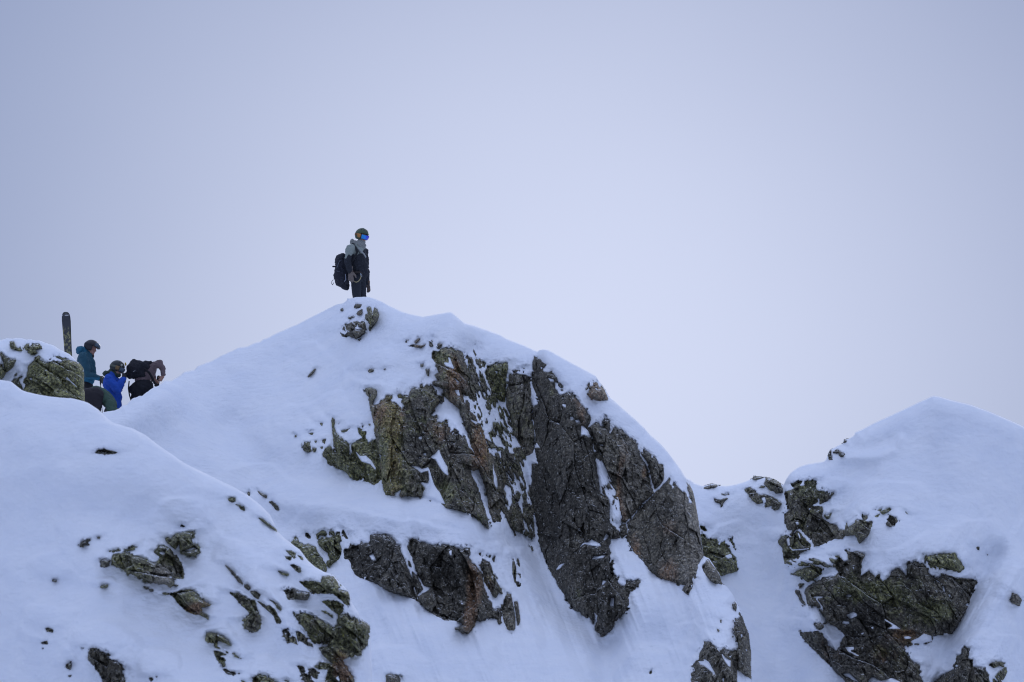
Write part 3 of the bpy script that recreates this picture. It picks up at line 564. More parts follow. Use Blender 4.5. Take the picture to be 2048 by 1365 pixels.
OUT_A = pts('-1000,800 -600,735 -300,738 -90,752 0,760 23,764 44,781 60,786 84,791 104,794 126,796 144,797 156,800 168,803 178,807 187,813 197,820 205,828 215,838 226,846 245,852 264,857 290,870 317,891 343,909 369,927 416,950 440,962 466,974 494,990 520,1010 540,1030 556,1064 570,1078 582,1087 600,1100 616,1122 630,1134 648,1144 668,1151 678,1164 692,1178 698,1184 701,1196 706,1210 716,1224 722,1240 732,1246 740,1252 742,1300 743,1425')
OUT_B = pts('-520,885 -440,800 -330,735 -200,705 -90,692 -40,685 0,680.4 8,679 14,677 24,678 33,676.4 44,677.4 52,679.5 60,679 72,681.6 78,681 91,686.4 100,689 108,691.8 120,699.6 138,708 149,717.7 153,723 158,727 162,730 164,734 166.5,736.5 168,743 168.6,750 168.9,762 169.2,774 169.6,786 170.2,800 171,880')
OUT_D = pts('1300,930 1340,950 1380,960 1388,967 1406,973 1424,968 1438,972 1454,973 1470,970 1488,965 1504,958 1507,953 1528,955.4 1540,957 1552,961.5 1560,967 1565,970 1568,969 1572,960 1580,948 1588,941.5 1596,936 1605,932 1616,929 1638,925.6 1648,924 1653,919 1656,908 1659,902 1664,898 1686,887 1687,881 1700,877 1708,872 1711,865 1724,860 1748,847 1788,829 1828,810 1854,798 1864,793 1870,793 1878,794 1906,802 1940,810 1976,823 2014,839 2048,854.4 2130,895 2350,1010 2700,1150')

LAY = dict(
    A=dict(out=OUT_A, u0=-960, u1=743, D0=81.0, gs=.92, gr=.6, fine=[(736, 743, .5)], back=[(.3, .02), (1, .08), (3, .3), (7, .9), (14, 2.1), (22, 3.2)]),
    B=dict(out=OUT_B, u0=-510, u1=167.5, D0=99.0, gs=1.1, gr=.7, vbot=885, fine=[(155, 167, .5)], back=[(.2, -.03), (.6, -.15), (1.5, -.6), (3, -1.7)]),
    C=dict(out=OUT_C, u0=150, u1=1504.5, D0=100.0, gs=1.65, gr=.80, fine=[(1368, 1410, .6), (1436, 1504.5, .7), (680, 712, 1.0)], back=[(.3, -.015), (.8, -.06), (1.3, -.13), (2.0, -.28), (3.5, -.9), (6, -2.5), (12, -7), (26, -18)]),
    D=dict(out=OUT_D, u0=1300, u1=2690, D0=104.5, gs=1.0, gr=.5, fine=[(1562, 1600, .7), (1650, 1660, .4), (1684, 1690, .5)], back=[(.3, -.02), (.8, -.08), (2, -.35), (4, -1.2), (8, -3.5), (16, -9), (30, -19)]),
)
# swells and hollows: (layer, line, width px, metres away from the viewer)
SWELL = [
    ('C', '945,700 1010,850 1050,960 1075,1080 1110,1200 1200,1300 1230,1420', 42, .55),
    ('C', '560,1010 700,1010 800,1030 900,1030 985,1055', 34, -.38),
    ('C', '828,960 812,1010 822,1080 826,1110', 11, .10),
    ('C', '902,625 908,690', 46, -.40),
    ('C', '700,600 720,650 725,700', 70, -.35),
    ('C', '470,860 520,930 500,1000 600,1080', 50, .45),
    ('C', '560,880 620,900 700,880', 60, -.30),
    ('C', '1215,1285 1207,1420', 26, .22),
    ('C', '1290,1190 1400,1180 1450,1260 1440,1420', 80, -.75),
    ('C', '1250,1110 1290,1180 1300,1240', 28, -.16),
    ('C', '1074,704 1066,770', 14, .22),
    ('C', '1090,702 1180,760 1240,840', 36, -.20),
    ('C', '300,800 250,830 220,850', 60, -1.2),
    ('C', '760,1180 840,1250 960,1300', 60, -.35),
    ('C', '1000,1200 1010,1330', 18, .10),
    ('C', '1090,1240 1100,1400', 14, .08),
    ('C', '1385,1300 1330,1420', 22, .10),
    ('D', '1866,796 1830,900 1780,1010', 90, -.55),
    ('D', '1720,950 1690,1010 1660,1060', 34, .30),
    ('D', '1690,915 1750,913 1785,900 1800,880', 12, -.16),
    ('D', '1690,900 1740,898 1780,885', 16, .14),
    ('D', '1985,1110 1945,1170 1900,1250 1870,1420', 30, .55),
    ('D', '2040,1150 1990,1300 1980,1420', 60, -.55),
    ('D', '1490,1080 1530,1220 1580,1420', 60, .70),
    ('D', '1620,1225 1632,1255', 24, -.55),
    ('D', '1860,1080 1700,1090 1640,1080', 60, -.30),
    ('D', '1590,960 1600,985', 34, -.30),
    ('A', '0,900 200,930 350,1010', 70, -.22),
    ('A', '0,1040 250,1020 420,1080', 60, .22),
    ('A', '470,1100 560,1200 640,1330', 40, -.25),
    ('A', '100,1250 300,1300 420,1400', 60, -.2),
    ('A', '590,1130 640,1160 690,1200', 18, -.12),
    ('B', '0,720 80,715 140,740', 30, -.25),
]
# coloured patches on the rock: u, v, radius u, radius v, (rust, lichen, pale, dark)
PATCH = [
    (775, 830, 26, 30, (.75, 0, 0, 0)), (790, 850, 14, 90, (.35, .3, 0, 0)), (785, 950, 22, 45, (.3, .5, 0, 0)),
    (780, 880, 16, 60, (0, .5, 0, 0)), (895, 985, 20, 18, (0, .4, 0, 0)), (885, 715, 18, 14, (0, .5, 0, 0)),
    (960, 890, 16, 45, (.7, 0, 0, 0)), (910, 760, 18, 40, (.45, 0, 0, 0)), (880, 860, 20, 24, (.35, 0, 0, 0)),
    (830, 860, 60, 25, (0, .1, 0, .15)), (840, 900, 30, 30, (-.1, -.2, 0, .5)), (905, 900, 30, 30, (0, -.2, 0, .5)),
    (1248, 960, 13, 55, (1.0, 0, .35, -.6)), (1264, 975, 14, 50, (0, 0, .7, -.5)), (1244, 1010, 14, 30, (.7, 0, .1, -.3)),
    (1288, 948, 7, 20, (.5, .3, 0, 0)), (1240, 890, 16, 26, (.1, 0, .25, -.2)),
    (1380, 1050, 13, 90, (.05, .0, 1.1, -.9)), (1388, 1110, 13, 60, (0, 0, 1.0, -.8)), (1366, 990, 10, 34, (0, 0, .9, -.6)), (1386, 980, 6, 26, (.9, 0, 0, -.3)),
    (1340, 1145, 20, 26, (.6, 0, .1, -.1)), (1270, 1100, 14, 40, (.35, .1, 0, 0)), (1340, 1060, 40, 20, (.3, 0, .05, 0)),
    (1000, 840, 40, 60, (0, .2, 0, 0)), (1035, 790, 22, 40, (.05, .1, .3, 0)), (1060, 870, 18, 40, (.15, .2, .15, 0)),
    (1155, 1190, 12, 30, (.1, .3, .1, -.2)), (1110, 970, 40, 20, (.05, 0, .2, 0)), (1150, 1080, 50, 10, (.1, 0, .3, -.2)),
    (1130, 1000, 30, 40, (-.1, -.1, -.1, .4)), (1100, 1100, 40, 40, (0, 0, -.1, .4)), (1180, 1150, 20, 60, (0, 0, 0, .3)),
    (945, 1170, 14, 70, (.75, 0, .05, -.5)), (935, 1240, 14, 30, (.7, 0, 0, -.5)), (965, 1180, 22, 40, (.3, .1, 0, -.2)), (1010, 1150, 30, 40, (.2, .2, 0, 0)),
    (800, 1130, 60, 60, (0, 0, 0, .3)), (900, 1130, 50, 60, (0, 0, 0, .35)), (700, 1130, 40, 40, (0, .1, 0, .3)),
    (1150, 805, 30, 30, (.25, .05, .15, 0)), (1165, 830, 12, 40, (.3, 0, .1, 0)), (1100, 760, 30, 50, (.1, .2, .15, -.1)),
    (690, 1345, 22, 22, (.9, -.3, 0, -.2)), (680, 1320, 16, 20, (.7, -.2, 0, 0)), (700, 1270, 30, 20, (0, .2, .2, 0)),
    (325, 1150, 30, 22, (-.1, -.4, .45, 0)), (388, 1220, 16, 12, (.7, -.3, 0, 0)), (410, 1208, 14, 6, (.6, 0, 0, 0)), (240, 1130, 30, 20, (0, .1, .15, 0)),
    (1720, 1185, 60, 30, (-.1, .55, 0, -.2)), (1870, 1225, 30, 20, (.1, .7, 0, -.2)), (1800, 1200, 60, 40, (0, .3, 0, 0)), (1730, 1230, 22, 60, (-.1, -.3, .2, .4)),
    (1680, 1205, 24, 24, (0, -.2, .05, .4)), (1700, 1270, 24, 40, (-.1, -.3, 0, .5)), (1810, 1270, 30, 14, (.5, 0, 0, 0)), (1770, 1310, 60, 30, (.2, .2, .1, 0)),
    (1650, 1310, 40, 30, (.1, -.3, 0, .7)), (1680, 1330, 60, 14, (0, -.3, 0, .7)), (1750, 1240, 20, 40, (-.1, -.3, .1, .3)), (1620, 980, 30, 30, (0, .3, 0, 0)), (1640, 1040, 30, 25, (.1, 0, .1, .2)),
    (90, 770, 90, 40, (0, .5, .1, 0)), (150, 745, 14, 30, (.1, .7, 0, 0)), (85, 729, 10, 8, (0, .8, 0, 0)), (740, 640, 20, 30, (.1, .1, .05, 0)), (705, 690, 14, 10, (0, .3, 0, 0)),
]


def box_blur(a, s, axis):
    k = np.exp(-np.arange(-int(3 * s) - 1, int(3 * s) + 2) ** 2 / (2.0 * s * s)); k /= k.sum()
    r = len(k) // 2
    pad = [(0, 0), (0, 0)]; pad[axis] = (r, r)
    b = np.pad(a, pad, mode='edge')
    res = np.zeros_like(a)
    n = a.shape[axis]
    for i, w in enumerate(k):
        res += w * (b[i:i + n] if axis == 0 else b[:, i:i + n])
    return res


def ninterp(xs, ys, x):
    return np.interp(x, xs, ys)


def polyfield(r, u, v):
    m = np.full(u.shape, -1e3)
    for p in r['polys']: m = np.maximum(m, sdf(u, v, p))
    return m


def rockfield(r, u, v):
    """rock cover of one outcrop in pixels: positive where bare rock shows"""
    m = np.full(u.shape, -1e3)
    for p in r['polys']: m = np.maximum(m, sdf(u, v, p))
    size = max(math.sqrt(abs(0.5 * sum(a[0] * b[1] - b[0] * a[1] for a, b in zip(p, p[1:] + p[:1])))) for p in r['polys'])
    amp = min(1.9, .45 + size / 45.0)
    m = m + amp * (fbm(u / 9.0, v / 9.0, 5, 3) * .6 + fbm(u / 3.2, v / 3.2, 9, 3) * .95)
    fr = fbm(u / 2.9, v / 3.3, 61, 2); pat = sat(fbm(u / 26.0, v / 26.0, 64, 2) * 2 + .35)
    m = m + (np.maximum(0, fr - .30) * 17 - np.maximum(0, -fr - .42) * 20 * sat((14 - m) / 12)) * pat * min(1, size / 22.0)
    if r['name'] in ('cliff', 'rock_pillar'): m = m + .7
    else: m = m + .2
    for h in r['holes']:
        d = sdf(u, v, h) + .7 * fbm(u / 6.0, v / 6.0, 15, 3)
        m = np.minimum(m, -d)
    for poly, cov, ang, sc in r['dust']:
        a = math.radians(ang)
        du, dv = math.sin(a), math.cos(a)                       # streak direction, down the fall line
        al = (u * du + v * dv) / (sc * 3.4); ac = (u * dv - v * du) / sc
        n = fbm(ac, al, 31, 4, .62) * .62 + fbm(u / 38.0, v / 38.0, 47, 2) * .30
        d = (n + (cov - .5) * 1.15) * sc * 2.6
        ins = sdf(u, v, poly)
        m = np.where(ins > 0, np.minimum(m, d), m)
    return m


for r in ROCKS:
    allp = np.array([q for p in r['polys'] for q in p])
    r['bb'] = (allp[:, 0].min(), allp[:, 1].min(), allp[:, 0].max(), allp[:, 1].max())

RS = 1.6
for key, L_ in LAY.items():
    o = np.array(L_['out']); L_['ou'] = o[:, 0]; L_['ov'] = o[:, 1]
    vb = L_.setdefault('vbot', 1425)
    vt = o[:, 1].min() - 10
    # coverage raster, 2 px
    gu = np.arange(L_['u0'] - 10, L_['u1'] + 12, RS); gv = np.arange(vt, vb + 3, RS)
    M = np.full((len(gv), len(gu)), -60.0); MP = M.copy()
    for r in ROCKS:
        if r['layer'] != key: continue
        b = r['bb']; mg = 46
        i0, i1 = np.searchsorted(gu, [b[0] - mg, b[2] + mg]); j0, j1 = np.searchsorted(gv, [b[1] - mg, b[3] + mg])
        if i1 <= i0 or j1 <= j0: continue
        U, V = np.meshgrid(gu[i0:i1], gv[j0:j1])
        M[j0:j1, i0:i1] = np.maximum(M[j0:j1, i0:i1], rockfield(r, U, V))
        MP[j0:j1, i0:i1] = np.maximum(MP[j0:j1, i0:i1], polyfield(r, U, V))
    L_['gu'], L_['gv'], L_['M'] = gu, gv, M
    # base depth: integrate the steepness up every column, then smooth
    mpp = L_['D0'] * KX / 2048
    soft = box_blur(box_blur(sat(M / 14 + .35), 6, 0), 6, 1)
    g = L_['gs'] * (1 - soft) + L_['gr'] * soft
    U, V = np.meshgrid(gu, gv)
    if key == 'A': g = g * (.42 + .58 * sat((U - 20) / 420) + .35 * sat((1000 - V) / 180))
    if key == 'D': g = g * (1 - .45 * sat((U - 1780) / 240))
    B = np.cumsum((g * mpp * RS)[::-1], axis=0)[::-1]
    B = box_blur(box_blur(B, 28, 1), 6, 0) * .75 + box_blur(box_blur(B, 10, 1), 6, 0) * .25
    if key == 'A': B = B + 1.6 * (1 - sat(U / 500)) ** 2
    if key == 'D': B = B + 1.8 * sat((U - 1880) / 240) ** 2
    B = B + L_['D0']
    U, V = np.meshgrid(gu, gv)
    for (k2, ln, w, amp) in SWELL:
        if k2 != key: continue
        p = [tuple(float(q) for q in x.split(',')) for x in ln.split()]
        d = dline(U, V, p)
        B = B + amp * np.exp(-(d / w) ** 2)
    B = B + .22 * fbm(U / 170.0, V / 130.0, 71, 2) + .05 * fbm(U / 45.0, V / 34.0, 72, 2)
    if key in 'CD':
        aa = math.radians(22 if key == 'C' else -30)
        al_ = U * math.sin(aa) + V * math.cos(aa); ac_ = U * math.cos(aa) - V * math.sin(aa)
        rg = sat((V - 1020) / 120) if key == 'C' else sat((U - 1780) / 90) * sat((V - 980) / 100)
        B = B + .085 * rg * fbm(ac_ / 17.0, al_ / 190.0, 73, 3)
    near = np.exp(-np.maximum(-M - 2, 0) / 22.0) * sat(fbm(U / 60.0, V / 60.0, 74, 2) * 1.5 + .6)
    B = B + (.030 if key != 'A' else .014) * near * fbm(U / 6.0, V / 4.2, 75, 3, .6) + .010 * fbm(U / 11.0 + V / 40.0, V / 5.0, 76, 3)
    bl = -.15 * (1 - np.exp(-np.maximum(MP, 0) / 5.0)) - .22 * (1 - np.exp(-np.maximum(MP, 0) / 50.0))
    B = B + box_blur(box_blur(bl, 1.2, 0), 1.2, 1)
    L_['B'] = B
    # cap direction: rock just below the snow makes a thicker, overhanging lip
    Mb = box_blur(M, 2, 0)
    cap = np.zeros_like(M); cap[4:-4] = sat((Mb[8:] - Mb[:-8]) / 10.0)
    L_['cap'] = box_blur(cap, 2, 1)


def samp(L_, name, u, v):
    gu, gv, A = L_['gu'], L_['gv'], L_[name]
    x = np.clip((u - gu[0]) / RS, 0, len(gu) - 1.001); y = np.clip((v - gv[0]) / RS, 0, len(gv) - 1.001)
    i = x.astype(int); j = y.astype(int); fx = x - i; fy = y - j
    return (A[j, i] * (1 - fx) + A[j, i + 1] * fx) * (1 - fy) + (A[j + 1, i] * (1 - fx) + A[j + 1, i + 1] * fx) * fy


def edge_roll(L_, u, v):
    """the surface bends away from the viewer towards its skyline"""
    d = dline(u, v, list(zip(L_['ou'], L_['ov'])))
    x = 1 - sat(d / 30.0)
    return .42 * (1 - np.sqrt(np.clip(1 - x * x, 0, 1)))


def snow_depth(L_, u, v):
    B = samp(L_, 'B', u, v); M = samp(L_, 'M', u, v); cap = samp(L_, 'cap', u, v)
    t = .018 + .10 * cap
    off = np.where(M < 0, -t * (1 - np.exp(M / 3.5)), np.minimum(.11 * M, 1.5))
    return B + off + edge_roll(L_, u, v)


def build_snow(key, name):
    L_ = LAY[key]
    us = []
    u = L_['u0']
    while u < L_['u1']:
        us.append(u)
        st = 1.6 if -70 < u < 2110 else 8.0
        for a, b, s in L_['fine']:
            if a - 1 <= u <= b: st = s
        u += st
    us.append(L_['u1'])
    us = np.array(us)
    vt = np.interp(us, L_['ou'], L_['ov'])
    # wind carved, slightly crumbly skyline
    vt = vt + .35 * fbm(us / 5.0, us * 0, 3, 3)
    if key == 'C':
        k = sat((640 - us) / 60) * sat((us - 215) / 20)
        vt = vt + k * (2.6 * fbm(us / 11.0, us * 0 + 4, 13, 4, .65) + .7)
    vb = L_['vbot']
    nr = int((vb - vt.min()) / 1.6)
    tt = np.linspace(0, 1, nr)
    ue = np.linspace(us[0], us[-1], 1200); ve = np.interp(ue, us, vt)
    ve = box_blur(ve[None], 14 / (ue[1] - ue[0]), 1)[0]
    vs_ = np.interp(us, ue, ve)
    vs_ = np.where(vt - vs_ > .12 * (vb - vs_), vt, vs_)
    U = np.repeat(us[None], nr, 0); V = vb + (vs_[None] - vb) * tt[:, None] + (vt - vs_)[None] * tt[:, None] ** 5
    D = snow_depth(L_, U, V)
    X = P(U, V, D)
    rows = []
    # in front: run the slope on down to the valley
    if key != 'B':
        b0 = P(us, us * 0 + vb, samp(L_, 'B', us, us * 0 + vb))
        zz = b0[:, 2]
        for f in (1.0, .8, .6, .42, .28, .16, .07):
            p = b0.copy()
            p[:, 2] = zz * (1 - f) - .05 * f
            p[:, 1] = b0[:, 1] - zz * f * 1.02
            p[:, 1] += 1.2 * f * (1 - f) * 4 * fbm(us / 180.0, us * 0 + f * 3, 81, 3)
            rows.append(p)
    else:
        p = X[0].copy(); p[:, 2] -= 2; rows.append(p)
    rows = np.array(rows)
    # behind: over the crest and down the far side
    back = []
    c0 = X[-1]
    for dy, dz in L_['back']:
        p = c0.copy(); p[:, 1] += dy
        z = dz
        if key == 'B': p[:, 0] = p[:, 0] * (1 + dy / 99.0 * 1.06)
        if key == 'A': p[:, 2] += z * sat((420 - us) / 120) - .35 * dy * sat((us - 300) / 120)
        else: p[:, 2] += z
        back.append(p)
    A = np.concatenate([rows, X, np.array(back)], 0)
    nR, nC = A.shape[:2]
    i = np.arange(nR * nC).reshape(nR, nC)
    q = np.stack([i[:-1, :-1], i[:-1, 1:], i[1:, 1:], i[1:, :-1]], -1)
    org = A[nR // 2, nC // 2].copy()
    me, _ = np_mesh(name, A, q, origin=org, smooth=True)
    o = link(name, me, None, SNOW)
    o.location = org
    tag(o, kind='structure')
    L_['crest'] = (us, c0)
    return o


def build_rock(r, idx):
    L_ = LAY[r['layer']]
    st = 1.3
    b = r['bb']; mg = 5
    u = np.arange(b[0] - mg, b[2] + mg, st); v = np.arange(b[1] - mg, min(b[3], 1424) + mg, st)
    U, V = np.meshgrid(u, v)
    m = rockfield(r, U, V)
    B = samp(L_, 'B', U, V) + edge_roll(L_, U, V)
    a = math.radians(r['ang']); ca, sa = math.cos(a), math.sin(a)
    al = U * sa + V * ca; ac = U * ca - V * sa
    wx = 9 * fbm(U / 60.0, V / 60.0, 21, 2) + 1.5 * fbm(U / 12.0, V / 12.0, 22, 2)
    w = sat(m / 6 + .1)
    f1, e1, c1 = facet((ac + wx) / 52.0, (al + wx) / 125.0, 100)
    f2, e2, c2 = facet((ac + wx * .6) / 19.0, al / 44.0, 200)
    f3, e3, c3 = facet((ac + wx * .3) / 8.0, al / 15.0, 300)
    F = .40 * f1 * w + .17 * f2 * sat(m / 4) + .075 * f3 * sat(m / 3)
    pk_ = sat(fbm(U / 70.0, V / 70.0, 44, 2) * 2 + .5)
    F = F + (.11 * sat(pk_ * 1.6) * np.exp(-(e1 / .022) ** 2) + .035 * pk_ * np.exp(-(e2 / .04) ** 2)) * sat(m / 5)
    F = F + .035 * fbm(ac / 9.0, al / 20.0, 55, 4, .6) * sat(m / 3) + .050 * fbm(U / 3.0, V / 4.0, 66, 3, .7) * sat(m / 2 + .25)
    tone = .62 + .50 * c1 + .34 * c2 + .16 * c3 + .30 * fbm(U / 55.0, V / 80.0, 77, 3)
    tone = (.72 * tone + .28) * (.93 - .25 * r['dark'])
    F = F * r['rel']
    D = B + F + np.where(m > 0, -.05 * sat(m / 1.5), np.minimum(-m * .07, .5))
    # snow fills in front wherever the rock would sink behind it; keep bare rock in front
    Sd = snow_depth(L_, U, V)
    D = np.where(m > .6, np.minimum(D, Sd - .004), D)
    vt = np.interp(U, L_['ou'], L_['ov'])
    over = vt - V
    D = D + np.where(over > 0, over * .06, 0)
    ok = (m > -4.5) & (V >= vt - 2.2)
    i = np.arange(U.size).reshape(U.shape)
    q = np.stack([i[1:, :-1], i[1:, 1:], i[:-1, 1:], i[:-1, :-1]], -1)
    k = (ok[1:, :-1] & ok[1:, 1:] & ok[:-1, 1:] & ok[:-1, :-1]) & (np.maximum(np.maximum(m[1:, :-1], m[1:, 1:]), np.maximum(m[:-1, 1:], m[:-1, :-1])) > -4)
    k &= np.maximum(np.maximum(m[1:, :-1], m[1:, 1:]), np.maximum(m[:-1, 1:], m[:-1, :-1])) > -3.2
    q = q[k]
    X = P(U, V, D)
    mid = (m > 0)
    org = X[mid].mean(0) if mid.any() else X.reshape(-1, 3).mean(0)
    me, used = np_mesh(r['name'], X, q, origin=org, smooth=False)
    o = link(r['name'], me, None, ROCK)
    o.location = org
    base = np.array([r['st'][0], r['st'][1], r['st'][2], r['dark']], float)
    c = np.repeat(base[None], U.size, 0)
    uu = U.ravel(); vv = V.ravel()
    for (pu, pv, ru, rv, ch) in PATCH:
        if pu < b[0] - 60 or pu > b[2] + 60 or pv < b[1] - 80 or pv > b[3] + 80: continue
        w = np.exp(-((uu - pu) / ru) ** 2 - ((vv - pv) / rv) ** 2)
        c += w[:, None] * np.array(ch)
    c = sat(c)[used]
    at = me.attributes.new('stain', 'FLOAT_COLOR', 'POINT')
    at.data.foreach_set('color', c.astype(np.float32).ravel())
    at = me.attributes.new('tone', 'FLOAT', 'POINT')
    at.data.foreach_set('value', tone.ravel()[used].astype(np.float32))
    tag(o, r['label'], r['cat'] if r['cat'] != 'rock' else ('cliff' if r['name'] in ('cliff', 'rock_pillar') else 'rock'), r['group'])
    return o


build_snow('C', 'snow_ridge')
build_snow('D', 'snow_dome')
build_snow('A', 'snow_slope')
build_snow('B', 'snow_mound')
for i_, r in enumerate(ROCKS):
    if r['name'] == 'rock_tip' or r.get('split'):
        for p_ in r['polys']:
            a_ = np.array(p_)
            build_rock(dict(r, polys=[p_], bb=(a_[:, 0].min(), a_[:, 1].min(), a_[:, 0].max(), a_[:, 1].max())), i_)
    else:
        build_rock(r, i_)

# the valley floor the photographer stands on, out to the horizon
nn = 61
gx = np.sign(np.linspace(-1, 1, nn)) * np.abs(np.linspace(-1, 1, nn)) ** 3 * 2500
XX, YY = np.meshgrid(gx, gx)
ZZ = .25 * fbm(XX / 30.0, YY / 30.0, 7, 2) - .3 + np.maximum(np.hypot(XX, YY) - 400, 0) * .004 * fbm(XX / 400.0, YY / 400.0, 8, 3)
ii = np.arange(nn * nn).reshape(nn, nn)
me, _ = np_mesh('snow_field', np.stack([XX, YY, ZZ], -1), np.stack([ii[:-1, :-1], ii[:-1, 1:], ii[1:, 1:], ii[1:, :-1]], -1), smooth=True)
tag(link('snow_field', me, None, SNOW), kind='structure')
# ------------------------------------------------------------------ people and their kit
def cloth_material(name, rough=.8, bump=.5, scale=9, spec=.3):
    m, t, b = new_mat(name)
    at = t.nodes.new('ShaderNodeAttribute'); at.attribute_name = 'tint'
    tcn = t.nodes.new('ShaderNodeTexCoord')
    n = nz(t, tcn.outputs['Object'], scale, 4, .6)
    t.links.new(mixc(t, mth(t, 'MULTIPLY', n, .35), at.outputs['Color'], (.02, .02, .025)), b.inputs['Base Color'])
    b.inputs['Roughness'].default_value = rough
    b.inputs['Specular IOR Level'].default_value = spec
    bu = t.nodes.new('ShaderNodeBump'); bu.inputs['Strength'].default_value = bump; bu.inputs['Distance'].default_value = .02
    t.links.new(nz(t, tcn.outputs['Object'], scale * 1.6, 5, .6, .4), bu.inputs['Height']); t.links.new(bu.outputs[0], b.inputs['Normal'])
    return m


CLOTH = cloth_material('fabric')
SHELL = cloth_material('hard_shell', .45, .05, 20, .4)
LEATHER = cloth_material('leather', .6, .3, 25)
SKIN = cloth_material('skin', .55, .1, 20)


def lens_material():
    m, t, b = new_mat('mirror_lens')
    lw = t.nodes.new('ShaderNodeLayerWeight'); lw.inputs['Blend'].default_value = .45
    g = t.nodes.new('ShaderNodeTexCoord')
    sp = t.nodes.new('ShaderNodeSeparateXYZ'); t.links.new(g.outputs['Generated'], sp.inputs[0])
    c = cr(t, sp.outputs['X'], [(.1, (.02, .30, .60)), (.5, (.015, .24, .75)), (.75, (.03, .10, .80)), (1.0, (.20, .04, .60))])
    c = mixc(t, lw.outputs['Facing'], c, (.10, .03, .5))
    t.links.new(c, b.inputs['Base Color'])
    b.inputs['Metallic'].default_value = .45; b.inputs['Roughness'].default_value = .3
    return m


LENS_BLUE = lens_material()
DARKLENS, _t, _b = new_mat('smoke_lens')
_n = nz(_t, None, 8); _t.links.new(cr(_t, _n, [(.3, (.03, .05, .07)), (.7, (.10, .14, .18))]), _b.inputs['Base Color'])
_b.inputs['Roughness'].default_value = .35; _b.inputs['Metallic'].default_value = .4


class Frame:
    """a zoomed look at the photograph: pixels there + metres behind the base depth -> world"""
    def __init__(s, x0, y0, k, D):
        s.x0, s.y0, s.k, s.D = x0, y0, k, D
        s.ppm = 2048 / (KX * D) * k

    def q(s, X, Y, y=0.0):
        return P(s.x0 + X / s.k, s.y0 + Y / s.k, s.D + y)

    def r(s, px): return px / s.ppm


def capsule(p0, r0, p1, r1, n=14, m=6):
    p0 = np.array(p0, float); p1 = np.array(p1, float)
    d = p1 - p0; l = np.linalg.norm(d)
    if l < 1e-6: d = np.array([0, 0, 1.0]); l = 1e-6
    d = d / l
    a = np.cross(d, [0, 0, 1.0]) if abs(d[2]) < .9 else np.cross(d, [1.0, 0, 0])
    a /= np.linalg.norm(a); b = np.cross(d, a)
    rings = []
    for i in range(m + 1):
        t = -math.pi / 2 + (math.pi / 2) * i / m
        rings.append((p0 + d * r0 * math.sin(t), r0 * math.cos(t)))
    for i in range(m + 1):
        t = (math.pi / 2) * i / m
        rings.append((p1 + d * r1 * math.sin(t), r1 * math.cos(t)))
    vs = []; fs = []
    vs.append(rings[0][0]); rr = rings[1:-1]
    for c, r in rr:
        for j in range(n):
            t = 2 * math.pi * j / n
            vs.append(c + (a * math.cos(t) + b * math.sin(t)) * r)
    vs.append(rings[-1][0]); e = len(vs) - 1
    for j in range(n):
        fs.append((0, 1 + (j + 1) % n, 1 + j))
        for i in range(len(rr) - 1):
            k = 1 + i * n
            fs.append((k + j, k + (j + 1) % n, k + n + (j + 1) % n, k + n + j))
        k = 1 + (len(rr) - 1) * n
        fs.append((k + j, k + (j + 1) % n, e))
    return vs, fs


def ball(c, rad, ax=None, n=20, m=14):
    """ellipsoid; ax = three axis vectors"""
    A = np.eye(3) if ax is None else np.array(ax, float)
    vs = []; fs = []
    for i in range(1, m):
        t = math.pi * i / m
        for j in range(n):
            f = 2 * math.pi * j / n
            l = np.array([math.sin(t) * math.cos(f) * rad[0], math.sin(t) * math.sin(f) * rad[1], math.cos(t) * rad[2]])
            vs.append(np.array(c) + l @ A)
    top = len(vs); vs.append(np.array(c) + np.array([0, 0, rad[2]]) @ A); vs.append(np.array(c) - np.array([0, 0, rad[2]]) @ A)
    for j in range(n):
        fs.append((top, j, (j + 1) % n))
        for i in range(m - 2): fs.append((i * n + j, (i + 1) * n + j, (i + 1) * n + (j + 1) % n, i * n + (j + 1) % n))
        k = (m - 2) * n
        fs.append((k + j, top + 1, k + (j + 1) % n))
    return vs, fs


def set_tint(me, col):
    n = len(me.vertices)
    co = np.empty(n * 3, np.float32); me.vertices.foreach_get('co', co); co = co.reshape(-1, 3)
    c = np.ones((n, 4), np.float32)
    c[:, :3] = col(co) if callable(col) else np.array(col)
    a = me.attributes.new('tint', 'FLOAT_COLOR', 'POINT'); a.data.foreach_set('color', c.ravel())


